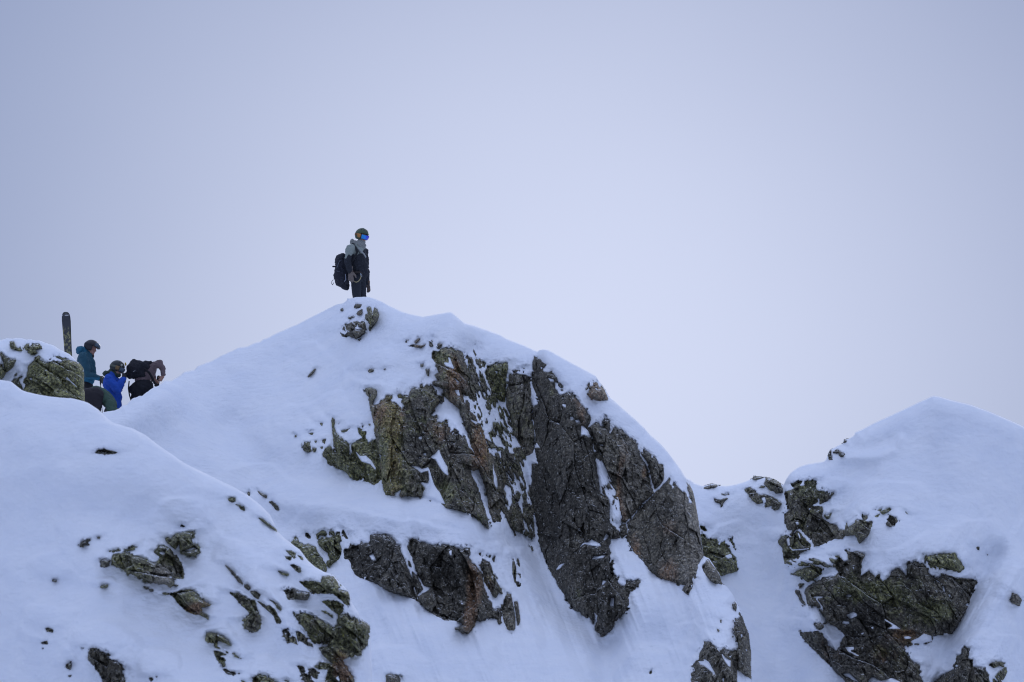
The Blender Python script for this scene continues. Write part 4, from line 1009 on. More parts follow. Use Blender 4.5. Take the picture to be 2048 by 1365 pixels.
def shape(name, parts, mat, col, parent=None, org=(0, 0, 0), vox=.012, smooth=3, fold=0.0, fs=9.0, remesh=True):
    """union of rounded pieces grown together into ONE continuous surface"""
    vs = []; fc = []
    org = np.array(org, float)
    for v, f in parts:
        k = len(vs); vs += [tuple(np.array(p) - org) for p in v]; fc += [tuple(i + k for i in q) for q in f]
    me = bpy.data.meshes.new(name); me.from_pydata(vs, [], fc); me.update()
    if remesh:
        bm = bmesh.new(); bm.from_mesh(me); bmesh.ops.recalc_face_normals(bm, faces=bm.faces); bm.to_mesh(me); bm.free()
        tmp = bpy.data.objects.new('tmp', me); COL.objects.link(tmp)
        md = tmp.modifiers.new('r', 'REMESH'); md.mode = 'VOXEL'; md.voxel_size = vox
        if smooth:
            sm = tmp.modifiers.new('s', 'SMOOTH'); sm.factor = .5; sm.iterations = smooth
        dg = bpy.context.evaluated_depsgraph_get()
        me2 = bpy.data.meshes.new_from_object(tmp.evaluated_get(dg))
        bpy.data.objects.remove(tmp); bpy.data.meshes.remove(me); me = me2; me.name = name
    if fold:
        n = len(me.vertices); co = np.empty(n * 3, np.float32); me.vertices.foreach_get('co', co); co = co.reshape(-1, 3).astype(float)
        no = np.empty(n * 3, np.float32); me.vertices.foreach_get('normal', no); no = no.reshape(-1, 3)
        g = fbm(co[:, 0] * fs + co[:, 1] * fs * .7, co[:, 2] * fs * 1.5 + co[:, 0] * 3, 5, 3)
        g = g - .8 * np.abs(fbm(co[:, 0] * fs * 1.3 - co[:, 1] * fs, co[:, 2] * fs * 2.2 + co[:, 0] * fs * .8, 8, 2)) + .25
        co += no * (g * fold)[:, None]
        me.vertices.foreach_set('co', co.astype(np.float32).ravel()); me.update()
    me.polygons.foreach_set('use_smooth', np.ones(len(me.polygons), bool))
    set_tint(me, col)
    return link(name, me, parent, mat)


def tube(pts_, r, n=8):
    parts = []
    for a, b in zip(pts_[:-1], pts_[1:]): parts.append(capsule(a, r, b, r, n, 3))
    return parts


def glove(parent, org, wrist, tip, side, size, col, mat=LEATHER, name='glove', curl=.35, out=None):
    """palm, four separate bent fingers and a thumb from wrist towards tip; side = direction of the thumb"""
    w = np.array(wrist, float); d = np.array(tip, float) - w; d /= np.linalg.norm(d)
    s = np.array(side, float); s -= d * (s @ d); s /= np.linalg.norm(s)
    n = np.cross(d, s)
    if out is not None and n @ np.array(out) < 0: n = -n
    L1 = size
    parts = [capsule(w - d * .05 * L1 / .2, .036 * L1 / .2, w + d * .02, .030 * L1 / .2)]
    c = w + d * .45 * L1
    parts.append(ball(w + d * .30 * L1, (.27 * L1, .23 * L1, .12 * L1), (d, s, n)))
    for i, (off, ln) in enumerate(((.17, .36), (.06, .41), (-.06, .38), (-.17, .30))):
        b0 = w + d * .46 * L1 + s * off * L1
        b1 = b0 + (d + s * off * .5) * ln * .5 * L1
        b2 = b1 + (d * (1 - curl) - n * curl * 1.6) * ln * .5 * L1
        parts.append(capsule(b0, .068 * L1, b1, .062 * L1, 10, 4)); parts.append(capsule(b1, .062 * L1, b2, .052 * L1, 10, 4))
    t0 = w + d * .18 * L1 + s * .20 * L1
    t1 = t0 + (d * .7 + s * .6 - n * .3) * .24 * L1
    t2 = t1 + (d * .9 + s * .05 - n * .4) * .16 * L1
    parts.append(capsule(t0, .085 * L1, t1, .072 * L1, 10, 4)); parts.append(capsule(t1, .07 * L1, t2, .058 * L1, 10, 4))
    return shape(name, parts, mat, col, parent, org, vox=.006, smooth=1)


def axes(F, up=(0, 0, 1)):
    F = np.array(F, float); F /= np.linalg.norm(F)
    S = np.cross(np.array(up, float), F); S /= np.linalg.norm(S)      # the wearer's left
    U = np.cross(F, S)
    return F, S, U


def head_parts(c, F, S, U, k=1.0):
    A = (F, S, U); c = np.array(c)
    w = lambda f, s, u: c + (F * f + S * s + U * u) * k
    parts = [ball(w(-.005, 0, .03), (.098 * k, .078 * k, .105 * k), A), ball(w(.03, 0, -.045), (.062 * k, .060 * k, .075 * k), A),
             capsule(w(.085, 0, .0), .011 * k, w(.107, 0, -.028), .016 * k, 8, 3),       # nose
             ball(w(.070, 0, -.098), (.022 * k, .026 * k, .018 * k), A),                 # chin
             ball(w(.082, 0, -.060), (.014 * k, .026 * k, .008 * k), A), ball(w(.080, 0, -.072), (.013 * k, .022 * k, .008 * k), A),   # lips
             ball(w(.080, 0, .022), (.016 * k, .050 * k, .010 * k), A)]                  # brow
    for q in (-1, 1):
        parts += [ball(w(-.01, .080 * q, -.01), (.020 * k, .010 * k, .032 * k), A), ball(w(.072, .033 * q, .004), (.014 * k, .016 * k, .010 * k), A),
                  ball(w(.055, .040 * q, -.035), (.024 * k, .022 * k, .022 * k), A)]
    return parts


def sphere_patch(c, A, rad, az, el, nx=22, ny=8, thick=.012, power=2.0):
    """a curved plate with thickness on an ellipsoid, between azimuths and elevations (degrees)"""
    F, S, U = A; c = np.array(c)
    vs = []; fs = []
    for sgn in (1.0, 0.0):
        for j in range(ny + 1):
            for i in range(nx + 1):
                a = math.radians(az[0] + (az[1] - az[0]) * i / nx); e = math.radians(el[0] + (el[1] - el[0]) * j / ny)
                x = math.cos(e) * math.cos(a); y = math.cos(e) * math.sin(a); z = math.sin(e)
                vs.append(c + F * x * (rad[0] + thick * sgn) + S * y * (rad[1] + thick * sgn) + U * z * (rad[2] + thick * sgn))
    n = (nx + 1) * (ny + 1); I = lambda i, j, s: s * n + j * (nx + 1) + i
    for j in range(ny):
        for i in range(nx):
            fs.append((I(i, j, 0), I(i + 1, j, 0), I(i + 1, j + 1, 0), I(i, j + 1, 0)))
            fs.append((I(i, j, 1), I(i, j + 1, 1), I(i + 1, j + 1, 1), I(i + 1, j, 1)))
    for i in range(nx):
        fs.append((I(i, 0, 0), I(i, 0, 1), I(i + 1, 0, 1), I(i + 1, 0, 0))); fs.append((I(i, ny, 0), I(i + 1, ny, 0), I(i + 1, ny, 1), I(i, ny, 1)))
    for j in range(ny):
        fs.append((I(0, j, 0), I(0, j + 1, 0), I(0, j + 1, 1), I(0, j, 1))); fs.append((I(nx, j, 0), I(nx, j, 1), I(nx, j + 1, 1), I(nx, j + 1, 0)))
    return vs, fs


def helmet(parent, org, c, F, up, col, strap=(.03, .03, .03), lens=DARKLENS, goggles='face', k=1.0, clip=None):
    A = axes(F, up); F_, S_, U_ = A; c = np.array(c)
    w = lambda f, s, u: c + (F_ * f + S_ * s + U_ * u) * k
    R_ = (.145 * k, .122 * k, .135 * k)
    cc = w(-.012, 0, .035)
    sh = [sphere_patch(cc, A, tuple(x - .012 for x in R_), (-180, 180), (12, 90), 40, 12, .016),
          sphere_patch(cc, A, tuple(x - .012 for x in R_), (62, 298), (-42, 12), 30, 8, .016)]
    h = shape('helmet', sh, SHELL, col, parent, org, vox=.006, smooth=2)
    for a in (-70, -35, 0, 35, 70):
        shape('vent', [sphere_patch(cc, A, tuple(x + .0035 for x in R_), (a - 5, a + 5), (38, 62), 4, 6, .003)], SHELL, (.012, .012, .014), h, org, remesh=False)
    if goggles:
        if goggles == 'face': e0, e1, gr_ = -40, 6, (.135 * k, .108 * k, .115 * k); gc = w(-.008, 0, .035)
        else: e0, e1, gr_ = 4, 40, (.152 * k, .125 * k, .142 * k); gc = w(-.004, 0, .020)
        g = shape('goggles', [sphere_patch(gc, A, gr_, (-58, 58), (e0, e1), 26, 8, .022)], SHELL, (.03, .035, .04), parent, org, vox=.006, smooth=1)
        lp = sphere_patch(gc, A, tuple(x + .021 for x in gr_), (-51, 51), (e0 + 5, e1 - 5), 26, 8, .006)
        shape('lens', [lp], lens, (.1, .1, .1), g, org, remesh=False)
        st_ = [sphere_patch(cc, A, tuple(x + .004 for x in R_), (50, 310), ((-12, 4) if goggles == 'face' else (4, 20)), 40, 3, .004)]
        shape('strap', st_, CLOTH, strap, g, org, remesh=False)
    if clip:
        for q in (-1, 1):
            cl = [sphere_patch(cc, A, tuple(x + .007 for x in R_), (q * 72 - 14, q * 72 + 14), (-26, 4), 6, 4, .006)]
            shape('strap_clip', cl, CLOTH, clip, h, org, remesh=False)
    return h


def person(label, org, group=None):
    pass


GROUP = 'skiers gathered in the dip behind the near slope'
C_us, C_c = LAY['C']['crest']


def crestpt(u):
    return np.array([np.interp(u, C_us, C_c[:, i]) for i in range(3)])


def back_z(dy):
    b = [(0, 0)] + LAY['C']['back']
    return np.interp(dy, [x[0] for x in b], [x[1] for x in b])


def depth_of(p): return float((np.array(p) - CAM) @ FW)


# ---- the skier standing on the summit
cp = crestpt(716)
DY = 1.05
base = np.array([cp[0] * (cp[1] + DY) / cp[1], cp[1] + DY, cp[2] + back_z(DY) - .03])
Dm = depth_of(base)
f = Frame(600, 430, 7.58, Dm)
q = f.q; rr = f.r
org = base
footY = 430
v_foot = 682.5 - ((base - CAM) @ UP) / Dm / KX * 2048
FY = (v_foot - 430) * 7.58
hc = q(938, 335, 0)
HF = (0.72, -0.66, -0.30)
hA = axes(HF)
kneeN, kneeF = q(862, 1275, -.09), q(950, 1275, .09)
footN, footF = q(850, FY - 20, -.06), q(955, FY - 20, .10)
hipN, hipF = q(845, 960, -.06), q(925, 960, .08)
shN, shF = q(765, 520, -.16), q(965, 560, .14)
chest, waist, neck = q(860, 640, 0), q(880, 880, 0), q(880, 470, 0)
elN, wrN = q(728, 735, -.22), q(765, 850, -.20)
elF, wrF = q(1000, 850, .13), q(1030, 1045, .13)
skin = (.34, .20, .15)
body_parts = head_parts(hc, *hA) + [capsule(hc, .05, neck, .055), capsule(neck, .07, chest, .12), capsule(chest, .13, waist, .115), capsule(waist, .115, q(880, 950, 0), .12),
    capsule(shN, .055, shF, .055), capsule(shN, .05, elN, .042), capsule(elN, .042, wrN, .03), capsule(shF, .05, elF, .042), capsule(elF, .042, wrF, .03),
    capsule(hipN, .08, kneeN, .058), capsule(kneeN, .055, footN, .04), capsule(hipF, .08, kneeF, .058), capsule(kneeF, .055, footF, .04)]
body = shape('person', body_parts, SKIN, skin, None, org, vox=.011, smooth=2)
body.location = org
tag(body, 'lone person on the summit in green helmet, blue mirror goggles and two tone jacket', 'person')


def kid(name, parts, mat, col, **k): return shape(name, parts, mat, col, body, org, **k)


green_grey, black = np.array((.33, .37, .33)), np.array((.022, .025, .033))


def jacket_col(co):
    x, y, z = co[:, 0], co[:, 1], co[:, 2]
    zz = z - .27 * y
    zb = 1.27 + .16 * sat((x - .03) / .16) - .06 * sat((-.16 - x) / .06) + .02 * np.sin(x * 60)
    m = sat((zz - zb) / .012)
    strap = sat(1 - np.abs((x + .0) + (zz - 1.38) * .62) / .028) * sat((zz - 1.22) / .02)
    c = black * (1 - m[:, None]) + green_grey * m[:, None]
    return c * (1 - strap[:, None]) + black * .7 * strap[:, None]


jk = [capsule(neck, .095, chest, .165), ball(q(870, 600, 0), (.175, .19, .20)), capsule(q(880, 700, 0), .165, q(905, 860, 0), .150), capsule(q(905, 860, 0), .15, q(925, 900, 0), .135),
      capsule(shN, .098, q(735, 660, -.21), .083), capsule(q(735, 660, -.21), .080, elN, .074), capsule(elN, .073, wrN, .055),
      capsule(shN, .09, q(870, 520, 0), .12), capsule(shF, .095, q(880, 520, 0), .12), capsule(shF, .090, elF, .070), capsule(elF, .068, wrF, .045),
      capsule(q(965, 760, -.05), .085, q(985, 880, -.03), .06)]
kid('jacket', jk, CLOTH, jacket_col, vox=.011, smooth=3, fold=.018, fs=10)
col_ = [capsule(q(905, 470, -.02), .095, q(925, 425, -.02), .088), capsule(q(955, 500, -.05), .05, q(975, 470, -.05), .04), ball(q(795, 405, .04), (.042, .07, .05)), capsule(q(795, 420, .03), .05, q(850, 440, .0), .07)]
kid('collar', col_, CLOTH, (.29, .30, .28), vox=.009, smooth=2, fold=.012, fs=16)
kid('chest_stripe', tube([q(895, 515, -.215), q(935, 560, -.225), q(975, 600, -.20), q(995, 640, -.17)], .016) + tube([q(850, 625, -.235), q(815, 660, -.235), q(795, 690, -.225)], .010), CLOTH, (.36, .38, .38), vox=.007, smooth=1)
tr = [ball(q(870, 950, 0), (.135, .14, .13)), capsule(hipN, .108, kneeN, .078), capsule(kneeN, .074, footN, .085), capsule(hipF, .105, kneeF, .078), capsule(kneeF, .074, footF, .085)]
kid('trousers', tr, CLOTH, (.024, .028, .038), vox=.011, smooth=2, fold=.014, fs=8)
for ft in (footN, footF):
    kid('boot', [capsule(ft + np.array([-.06, .03, -.02]), .062, ft + np.array([.13, -.08, -.03]), .055), capsule(ft + np.array([0, 0, .02]), .07, ft + np.array([-.01, 0, .22]), .072)], SHELL, (.03, .03, .035), vox=.01, smooth=2)
helmet(body, org, hc, HF, (0, 0, 1), (.050, .085, .036), strap=(.22, .10, .04), lens=LENS_BLUE, goggles='face', clip=(.52, .24, .07))
kid('camera_mount', [capsule(q(935, 214, 0), .018, q(962, 214, 0), .018), capsule(q(948, 216, 0), .016, q(948, 232, 0), .016)], SHELL, (.03, .04, .03), vox=.006, smooth=1)
glove(body, org, q(768, 850, -.21), q(772, 1000, -.22), (.8, -.5, 0), .265, (.20, .16, .135), out=(0, -1, 0), curl=.30)
glove(body, org, q(1036, 1050, .12), q(1046, 1200, .10), (-.6, -.7, 0), .20, lambda co: np.where((fbm(co[:, 2] * 30, co[:, 0] * 20, 3, 2) > .1)[:, None], np.array((.20, .115, .06)), np.array((.05, .035, .03))), out=(1, 0, 0), curl=.25)

pk = [ball(q(625, 760, .06), (.125, .17, .22), axes((.99, 0, .12))), ball(q(640, 900, .06), (.155, .18, .24)), capsule(q(640, 1010, .06), .135, q(690, 1080, .05), .085),
      capsule(q(650, 640, .04), .075, q(625, 760, .02), .11), ball(q(575, 900, 0), (.08, .12, .17)), capsule(q(600, 700, -.04), .055, q(590, 800, -.06), .06),
      capsule(q(690, 760, -.03), .06, q(700, 1010, -.03), .06)]
pko = shape('backpack', pk, CLOTH, (.020, .022, .034), None, org, vox=.011, smooth=2, fold=.022, fs=12)
pko.location = org
tag(pko, 'bulky black backpack on the back of the person standing on the summit', 'backpack')
shape('shoulder_strap', tube([q(800, 440, -.10), q(845, 500, -.19), q(868, 560, -.235), q(845, 620, -.25), q(800, 690, -.24), q(760, 720, -.2)], .022), CLOTH, (.010, .011, .014), pko, org, vox=.008, smooth=1)
shape('loop', tube([q(505, 985, 0), q(482, 1010, 0), q(480, 1045, 0), q(495, 1062, 0), q(512, 1030, 0)], .006), CLOTH, (.02, .02, .03), pko, org, vox=.004, smooth=0)
shape('pull_tab', [capsule(q(500, 785, 0), .016, q(530, 785, 0), .016)], CLOTH, (.02, .02, .03), pko, org, vox=.005, smooth=0)
shape('buckle_strap', tube([q(560, 800, -.16), q(590, 720, -.17), q(610, 690, -.16)], .006) + tube([q(545, 850, -.15), q(600, 860, -.18)], .005), CLOTH, (.14, .16, .20), pko, org, vox=.004, smooth=0)
shape('buckle_strap', tube([q(690, 900, -.14), q(695, 980, -.16), q(675, 1010, -.16)], .007), CLOTH, (.35, .38, .45), pko, org, vox=.004, smooth=0)
hn = [capsule(q(820, 850, -.16), .03, q(930, 880, -.17), .025)]
ha = shape('harness', [capsule(q(780, 880, -.12), .022, q(905, 870, -.16), .022), capsule(q(905, 870, -.16), .022, q(960, 900, -.08), .022)], CLOTH, (.05, .04, .035), body, org, vox=.008, smooth=1)
shape('rope_loop', tube([q(825, 1012, -.19), q(855, 1022, -.20), q(885, 1008, -.20), q(912, 975, -.20), q(925, 940, -.19), q(920, 915, -.18)], .010), CLOTH, (.42, .36, .20), ha, org, vox=.005, smooth=0)
shape('carabiner', tube([q(915, 890, -.18), q(935, 905, -.19), q(938, 935, -.19), q(922, 940, -.19), q(915, 890, -.18)], .006), SHELL, (.35, .42, .48), ha, org, vox=.004, smooth=0)

# ---- the group in the dip at the left
Dg = depth_of(crestpt(262)) + 1.6


def put(label, u, vfoot, D, parts, col=skin, group=GROUP):
    b = P(np.array(u), np.array(vfoot), np.array(D))
    o = shape('person', parts, SKIN, col, None, b, vox=.011, smooth=2)
    o.location = b
    tag(o, label, 'person', group)
    return o, b


# man in teal, side on, looking down to the right
f = Frame(100, 600, 5.688, Dg + 1.0); q = f.q
vf = 675 + 1.86 * f.ppm / 5.688 * .966
FYt = (vf - 600) * 5.688
hc = q(470, 555, 0); HF = (.95, -.22, -.28); hA = axes(HF)
sh1, sh2 = q(375, 650, -.17), q(395, 650, .17)
el1, wr1 = q(425, 850, -.20), q(540, 885, -.14)
bp = head_parts(hc, *hA) + [capsule(hc, .05, q(430, 620, 0), .06), capsule(q(425, 640, 0), .09, q(410, 800, 0), .13), capsule(q(410, 800, 0), .13, q(410, 980, 0), .12),
    capsule(sh1, .055, sh2, .055), capsule(sh1, .05, el1, .042), capsule(el1, .04, wr1, .03), capsule(sh2, .05, q(440, 850, .18), .042), capsule(q(440, 850, .18), .04, q(560, 900, .05), .03),
    capsule(q(405, 1000, -.09), .08, q(410, 1250, -.1), .06), capsule(q(410, 1250, -.1), .055, q(400, FYt - 20, -.1), .045), capsule(q(405, 1000, .09), .08, q(420, 1250, .1), .06), capsule(q(420, 1250, .1), .055, q(425, FYt - 20, .1), .045)]
teal, org = put('person in a teal jacket and black helmet looking down, tallest of the group at left', 100 + 405 / 5.688, vf, Dg + 1.0, bp, (.42, .22, .17))
T1 = np.array((.025, .095, .135)); T2 = np.array((.025, .165, .27))


def teal_col(co):
    z = co[:, 2] - .27 * co[:, 1]; x = co[:, 0]
    lo = sat((1.06 - z) / .02) * sat((x + .2) / .02); hi = sat((z - 1.555) / .02) * sat((.03 - x) / .05)
    k = np.clip(lo + hi, 0, 1)[:, None]
    arm = sat((x - .13) / .05) * sat((z - 1.04) / .02)
    return (T1 * (1 - k) + T2 * k)


kt = lambda name, parts, mat, col, **k: shape(name, parts, mat, col, teal, org, **k)
kt('jacket', [capsule(q(420, 640, 0), .12, q(405, 760, 0), .165), ball(q(395, 700, 0), (.15, .20, .20)), capsule(q(410, 760, 0), .165, q(420, 900, 0), .145), capsule(q(420, 900, 0), .145, q(425, 935, 0), .135),
     capsule(sh1, .092, el1, .074), capsule(el1, .074, wr1, .050), capsule(sh2, .09, q(440, 850, .18), .07), capsule(q(440, 850, .18), .07, q(560, 890, .06), .05), capsule(q(470, 720, 0), .085, q(475, 850, 0), .085)],
   CLOTH, teal_col, vox=.011, smooth=3, fold=.016, fs=9)
kt('hood', [ball(q(345, 575, 0), (.085, .12, .085)), capsule(q(330, 590, 0), .06, q(400, 600, 0), .08), capsule(q(400, 570, 0), .07, q(450, 630, 0), .05)], CLOTH, tuple(T2 * .85), vox=.01, smooth=2, fold=.014, fs=14)
kt('neck_warmer', [capsule(q(430, 610, 0), .075, q(470, 640, 0), .058)], CLOTH, (.022, .016, .020), vox=.009, smooth=2)
kt('trousers', [ball(q(410, 985, 0), (.15, .17, .14)), capsule(q(405, 1000, -.09), .105, q(410, 1250, -.1), .085), capsule(q(410, 1250, -.1), .08, q(400, FYt - 20, -.1), .08), capsule(q(405, 1000, .09), .105, q(420, 1250, .1), .085), capsule(q(420, 1250, .1), .08, q(425, FYt - 20, .1), .08)],
   CLOTH, (.016, .015, .019), vox=.012, smooth=2, fold=.012)
for s in (-.1, .1):
    ft = q(400 + 125 * (s + .1), FYt - 12, s)
    kt('boot', [capsule(ft + np.array([-.07, 0, .0]), .06, ft + np.array([.15, 0, .0]), .05), capsule(ft, .068, ft + np.array([-.02, 0, .22]), .07)], SHELL, (.03, .03, .03), vox=.011)
helmet(teal, org, hc, HF, (0, 0, 1), (.012, .012, .015), strap=(.03, .03, .035), goggles='up')
glove(teal, org, q(545, 880, -.14), q(600, 925, -.15), (.3, -.3, .8), .18, (.075, .080, .060), out=(0, -1, 0), curl=.5)
glove(teal, org, q(560, 895, .05), q(610, 940, .03), (.3, -.3, .8), .17, (.06, .065, .05), out=(0, -1, 0), curl=.5)
po = shape('ski_pole', [capsule(q(572, 905, -.15), .016, q(575, 960, -.15), .014), capsule(q(575, 960, -.15), .008, q(612, 1560, -.15), .006), ball(q(609, 1520, -.15), (.045, .045, .008))], SHELL, (.02, .02, .025), None, org, vox=.004, smooth=0)
po.location = org
tag(po, 'thin dark ski pole hanging from the glove of the person in teal', 'ski pole')

# person in blue, hands up at the goggles
f = Frame(100, 600, 5.688, Dg - .1); q = f.q
vf = 722 + 1.72 * f.ppm / 5.688 * .966
FYb = (vf - 600) * 5.688
hc = q(765, 790, 0); HF = (.93, -.20, -.32); hA = axes(HF)
sh1, sh2 = q(665, 895, -.18), q(690, 890, .17)
el1, wr1 = q(765, 1020, -.24), q(830, 905, -.20)
bp = head_parts(hc, *hA) + [capsule(hc, .05, q(715, 850, 0), .06), capsule(q(710, 880, 0), .09, q(705, 1050, 0), .13), capsule(q(705, 1050, 0), .13, q(705, 1260, 0), .12),
    capsule(sh1, .055, sh2, .055), capsule(sh1, .05, el1, .042), capsule(el1, .04, wr1, .03), capsule(sh2, .05, q(790, 1010, .12), .042), capsule(q(790, 1010, .12), .04, q(845, 900, .0), .03),
    capsule(q(690, 1280, -.09), .08, q(720, 1500, -.1), .06), capsule(q(720, 1500, -.1), .055, q(690, FYb - 15, -.1), .045), capsule(q(690, 1280, .09), .08, q(730, 1500, .1), .06), capsule(q(730, 1500, .1), .055, q(710, FYb - 15, .1), .045)]
blue, org = put('person in a bright blue jacket raising black gloves to dark goggles', 100 + 715 / 5.688, vf, Dg - .1, bp)
kt = lambda name, parts, mat, col, **k: shape(name, parts, mat, col, blue, org, **k)
kt('jacket', [capsule(q(700, 870, 0), .10, q(700, 960, 0), .165), ball(q(690, 960, 0), (.155, .20, .20)), capsule(q(705, 960, 0), .17, q(725, 1180, 0), .165), capsule(q(725, 1180, 0), .165, q(720, 1270, 0), .155),
     capsule(sh1, .088, el1, .088), capsule(el1, .084, wr1, .052), capsule(sh2, .08, q(790, 1010, .12), .07), capsule(q(790, 1010, .12), .065, q(845, 905, .02), .045)],
   CLOTH, (.016, .085, .47), vox=.011, smooth=3, fold=.018, fs=9)
kt('hood', [capsule(q(640, 845, 0), .055, q(720, 830, 0), .075), capsule(q(700, 825, 0), .07, q(775, 855, -.02), .055), ball(q(640, 840, 0), (.07, .11, .05))], CLOTH, (.045, .070, .045), vox=.009, smooth=2, fold=.014, fs=14)
kt('trousers', [ball(q(700, 1280, 0), (.15, .17, .14)), capsule(q(690, 1280, -.09), .105, q(720, 1500, -.1), .085), capsule(q(720, 1500, -.1), .08, q(690, FYb - 15, -.1), .08), capsule(q(690, 1280, .09), .105, q(730, 1500, .1), .085), capsule(q(730, 1500, .1), .08, q(710, FYb - 15, .1), .08)],
   CLOTH, (.02, .02, .024), vox=.012, smooth=2)
for s in (-.1, .1):
    ft = q(690 + 100 * (s + .1), FYb - 10, s)
    kt('boot', [capsule(ft + np.array([-.07, 0, .0]), .06, ft + np.array([.15, 0, .0]), .05), capsule(ft, .068, ft + np.array([-.02, 0, .22]), .07)], SHELL, (.03, .03, .03), vox=.011)
helmet(blue, org, hc, HF, (0, 0, 1), (.012, .018, .017), strap=(.12, .13, .10), goggles='face', clip=(.22, .14, .06))
kt('badge', [ball(q(815, 745, -.125), (.022, .012, .026))], SHELL, (.35, .36, .30), vox=.005, smooth=0)
glove(blue, org, q(832, 905, -.20), q(840, 845, -.17), (.5, .5, 0), .17, (.018, .018, .020), out=(-.3, -1, 0), curl=.45)
glove(blue, org, q(850, 905, .02), q(860, 850, .02), (-.5, -.5, 0), .17, (.018, .018, .020), out=(.3, 1, 0), curl=.45)

# bent over person in green and black in front of them
f = Frame(100, 600, 5.688, Dg - .9); q = f.q
vf = 765 + 1.00 * f.ppm / 5.688 * .966
FYg = (vf - 600) * 5.688
hip = q(480, 1110, .06); shd = q(690, 1190, .14); hd = q(740, 1330, .10)
HF = (.3, .1, -.9); hA = axes(HF, (.9, 0, .3))
bp = head_parts(hd, *hA) + [capsule(hip, .10, shd, .06), capsule(shd, .05, hd, .05), capsule(q(680, 1190, -.06), .045, q(700, 1330, -.12), .042), capsule(q(700, 1330, -.14), .04, q(690, 1420, -.12), .03),
    capsule(q(690, 1190, .3), .05, q(720, 1330, .3), .042), capsule(q(720, 1330, .3), .04, q(710, 1420, .2), .03),
    capsule(q(460, 1130, -.1), .08, q(500, 1400, -.1), .06), capsule(q(500, 1400, -.1), .055, q(470, FYg - 20, -.1), .045), capsule(q(460, 1130, .1), .08, q(510, 1400, .1), .06), capsule(q(510, 1400, .1), .055, q(480, FYg - 20, .1), .045)]
grn, org = put('person bent double in black trousers and green jacket, front of the group', 100 + 475 / 5.688, vf, Dg - .9, bp)
kt = lambda name, parts, mat, col, **k: shape(name, parts, mat, col, grn, org, **k)
kt('trousers', [ball(q(470, 1090, -.05), (.19, .20, .155)), ball(q(520, 1080, -.10), (.155, .15, .155)), capsule(q(540, 1080, -.1), .11, q(548, 1200, -.12), .085), capsule(q(545, 1200, -.12), .08, q(505, 1400, -.1), .08), capsule(q(500, 1400, -.1), .08, q(470, FYg - 20, -.1), .08),
     capsule(q(440, 1120, .1), .12, q(510, 1400, .1), .09), capsule(q(510, 1400, .1), .08, q(480, FYg - 20, .1), .08), capsule(q(400, 1060, 0), .10, q(480, 1160, -.05), .14)], CLOTH, (.026, .022, .026), vox=.012, smooth=3, fold=.014, fs=8)
kt('jacket', [capsule(q(590, 1085, .02), .115, q(680, 1180, .0), .115), capsule(q(520, 1040, .05), .105, q(610, 1090, .08), .13), capsule(q(610, 1090, .08), .13, shd, .125), capsule(shd, .11, q(700, 1260, .1), .09),
     capsule(q(670, 1180, -.08), .085, q(705, 1310, -.13), .072), capsule(q(705, 1310, -.13), .07, q(690, 1420, -.12), .055), capsule(q(690, 1200, -.05), .10, q(735, 1300, -.05), .08), capsule(q(690, 1200, .25), .08, q(715, 1330, .3), .06), capsule(q(715, 1330, .3), .06, q(710, 1400, .2), .045)],
   CLOTH, (.060, .110, .078), vox=.011, smooth=3, fold=.016, fs=10)
for s in (-.1, .1):
    ft = q(470 + 50 * (s + .1), FYg - 10, s)
    kt('boot', [capsule(ft + np.array([-.07, 0, .0]), .06, ft + np.array([.15, 0, .0]), .05), capsule(ft, .068, ft + np.array([-.02, 0, .22]), .07)], SHELL, (.03, .03, .03), vox=.011)
helmet(grn, org, hd, HF, (.9, 0, .3), (.04, .04, .045), goggles=None)
glove(grn, org, q(690, 1420, -.12), q(690, 1500, -.12), (0, -1, .2), .18, (.03, .03, .03), out=(1, 0, 0))

# person in a mauve brown jacket bending away to the right, big dark pack
f = Frame(100, 600, 5.688, Dg + .1); q = f.q
vf = 762 + .93 * f.ppm / 5.688 * .966
FYm = (vf - 600) * 5.688
hip = q(1050, 990, 0); sh = q(1165, 775, .12); hd = q(1120, 810, .46)
HF = (.6, .5, -.7); hA = axes(HF)
el1, wr1 = q(1283, 790, .0), q(1285, 880, -.02)
bp = head_parts(hd, *hA) + [capsule(hip, .11, sh, .06), capsule(sh, .055, hd, .055), capsule(q(1160, 768, .06), .045, q(1250, 728, 0), .040), capsule(q(1250, 728, 0), .042, el1, .036), capsule(el1, .04, wr1, .028),
    capsule(q(1130, 810, .25), .05, q(1175, 900, .25), .042), capsule(q(1175, 900, .25), .04, q(1225, 940, .2), .03),
    capsule(q(1000, 1010, -.1), .08, q(960, 1250, -.05), .06), capsule(q(960, 1250, -.05), .055, q(930, FYm - 20, -.05), .045), capsule(q(1080, 1010, .1), .08, q(1110, 1250, .1), .06), capsule(q(1110, 1250, .1), .055, q(1080, FYm - 20, .1), .045)]
mau, org = put('person in mauve brown jacket bending forward, rightmost of the group', 100 + 1050 / 5.688, vf, Dg + .1, bp, (.42, .24, .18))
kt = lambda name, parts, mat, col, **k: shape(name, parts, mat, col, mau, org, **k)
kt('jacket', [capsule(q(1040, 910, .02), .135, q(1120, 820, .08), .15), capsule(q(1120, 820, .08), .13, q(1140, 790, .1), .11), capsule(q(1150, 765, .05), .080, q(1245, 722, .0), .066),
     capsule(q(1250, 722, 0), .068, el1, .054), capsule(el1, .054, q(1287, 850, -.02), .042), capsule(q(1140, 820, .2), .07, q(1175, 900, .25), .06)], CLOTH, (.165, .118, .122), vox=.011, smooth=3, fold=.018, fs=10)
